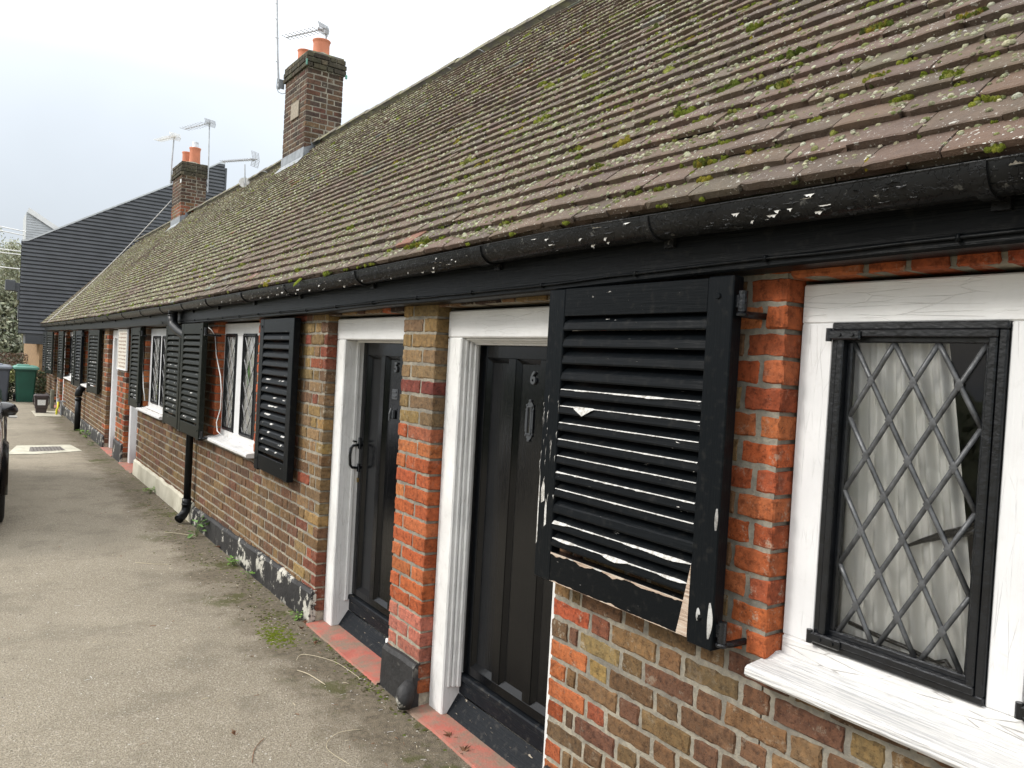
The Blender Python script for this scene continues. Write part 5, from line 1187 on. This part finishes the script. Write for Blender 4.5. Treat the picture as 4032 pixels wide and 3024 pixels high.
# ------------------------------------------------------------------ background planting
def leaves(mb, c, rad, n, size, cols, flat=1.0):
    for i in range(n):
        d = Vector((rnd.gauss(0, 1), rnd.gauss(0, 1), rnd.gauss(0, 1))); d = d.normalized()*(U(0, 1)**.5); p = Vector((c[0]+d.x*rad[0], c[1]+d.y*rad[1], c[2]+d.z*rad[2]))
        a = Vector((U(-1, 1), U(-1, 1), U(-1, 1))).normalized(); b = a.cross(Vector((U(-1, 1), U(-1, 1), U(-1, 1)))).normalized(); s = size*U(.6, 1.3)
        mb.add([tuple(p-a*s), tuple(p+b*s*.45), tuple(p+a*s), tuple(p-b*s*.45)], [(0, 1, 2, 3)], col=vary(rnd.choice(cols), .25))
def tree(name, label, x, y, H, spread, leafn, cols, lean=0, depth=6, seed=1, mat='bark'):
    rr = random.Random(seed); t = thing(name, label, 'tree', (x, y, 0), 'trees beyond the paved yard'); mb = MB(); tips = []
    def grow(p, d, L_, r, dep):
        n = 3; P = [p]; q = p.copy(); dd = d.copy()
        for i in range(n):
            dd = (dd+Vector((rr.uniform(-.14, .14), rr.uniform(-.14, .14), .05))).normalized(); q = q+dd*L_/n; P.append(q.copy())
        r2 = r*.62; mb.tube(P, [r+(r2-r)*i/n for i in range(n+1)], 5 if dep < 3 else 3, cap=False)
        if dep >= 3: tips.append(q.copy())
        if dep >= depth: return
        for k in range(2 if dep < 2 else 3):
            a = rr.uniform(0, 6.28); s_ = rr.uniform(.3, .75)*spread; nd = (dd+Vector((math.cos(a)*s_, math.sin(a)*s_, rr.uniform(-.15, .3)))).normalized()
            grow(q if k else P[2], nd, L_*rr.uniform(.62, .82), r2*.85, dep+1)
    grow(Vector((x, y, -.1)), Vector((lean, 0, 1)).normalized(), H*.30, H*.022, 0)
    mb.build('trunk', M[mat], t)
    cr = MB()
    for q in range(leafn): p = rr.choice(tips); leaves(cr, p, (.35, .35, .35), 1, .07, cols)
    cr.build('crown', M['leaf'], t, colors=True)
    return t
HAZE_LEAF = [(.44, .45, .33), (.40, .415, .30), (.36, .375, .26), (.48, .485, .38)]  # mossy leaf colours, paled to stand in for haze over distance
for i, (x, y, H) in enumerate(((-3.0, 46, 8.5), (-1.2, 50, 9.5), (.8, 48, 7.5), (-5.4, 52, 11), (3.5, 56, 9))):
    tree('bare_tree', ['mossy grey-green bare tree at the left edge behind the bins', 'tall twiggy tree behind the hedge, left of the dark building', 'twiggy tree mostly hidden behind the dark building', 'bare tree outside the left edge of the picture', 'bare tree hidden far behind the dark building'][i], x, y, H, 1.1, 5200, HAZE_LEAF, seed=30+i, depth=6)
b = MB(); 
for i in range(52000):
    x = U(-7, 4); y = U(58, 63); z = U(0, 1)**1.1*(7.6+2.6*noise.noise((x*.35, 2, 1))); leaves(b, (x, y, z), (.6, .6, .5), 1, .085 if z > 5.5 else .16, HAZE_LEAF)
tag(b.build('wood', M['leaf'], None, colors=True), 'hazy grey-green wooded bank far behind the bins', 'wood', kind='stuff')
b = MB()
for i in range(15000):
    x = U(-6, 1.4); y = U(31.6, 32.6); z = U(0, 1.12+.06*noise.noise((x*2, 1, 1))); leaves(b, (x, y, z), (.05, .05, .05), 1, .035, [(.13, .08, .06), (.17, .11, .08), (.10, .09, .05), (.20, .15, .11)] if z > .45 else [(.15, .16, .07), (.10, .10, .05)])
tag(b.build('hedge', M['leaf'], None, colors=True), 'clipped reddish brown hedge behind the bins', 'hedge')
for i, (x, y, h_, r_, lab) in enumerate(((-.12, 25.2, .75, .28, 'dark shrub between the green bin and the end of the terrace'), (-.86, 24.7, .85, .20, 'yellowish shrub between the two wheelie bins'), (-.35, 26.0, .5, .3, 'low dark shrub behind the green bin'))):
    b = MB()
    for q in range(6): b.tube([(x, y, 0), (x+U(-.1, .1), y+U(-.1, .1), h_*.5), (x+U(-.2, .2), y+U(-.2, .2), h_)], .008, 4, col=(.12, .09, .06))
    for q in range(1300):
        zz = U(.03, 1)*h_; leaves(b, (x+rnd.gauss(0, r_*.5), y+rnd.gauss(0, r_*.5), zz), (.03, .03, .03), 1, .035, ([(.05, .08, .035), (.08, .11, .05), (.14, .16, .09), (.09, .06, .04)] if i != 1 else ([(.35, .36, .14), (.24, .27, .10)] if zz > .55*h_ else [(.05, .07, .035), (.09, .11, .05)])))
    tag(b.build('shrub', M['leaf'], None, colors=True), lab, 'shrub', 'shrubs at the end of the terrace')
# planting across the yard (outside the frame; it is what the panes and gloss paint reflect)
for i, (x, y, H) in enumerate(((-13, 6, 8), (-14, 13, 9), (-12.5, 20, 8.5), (-15, 28, 10))):
    if i < 2: src = tree('bare_tree', ['bare tree across the yard, off to the left', 'second bare tree across the yard, off to the left'][i], x, y, H, 1.0, 900, HAZE_LEAF, seed=60+i, depth=5)
b = MB()
for i in range(9000): x = U(-11.5, -10.5); y = U(-8, 26); z = U(0, 1.25); leaves(b, (x, y, z), (.1, .1, .1), 1, .10, [(.09, .11, .06), (.13, .14, .08)])
tag(b.build('hedge', M['leaf'], None, colors=True), 'tall green hedge across the yard, outside the left edge', 'hedge')
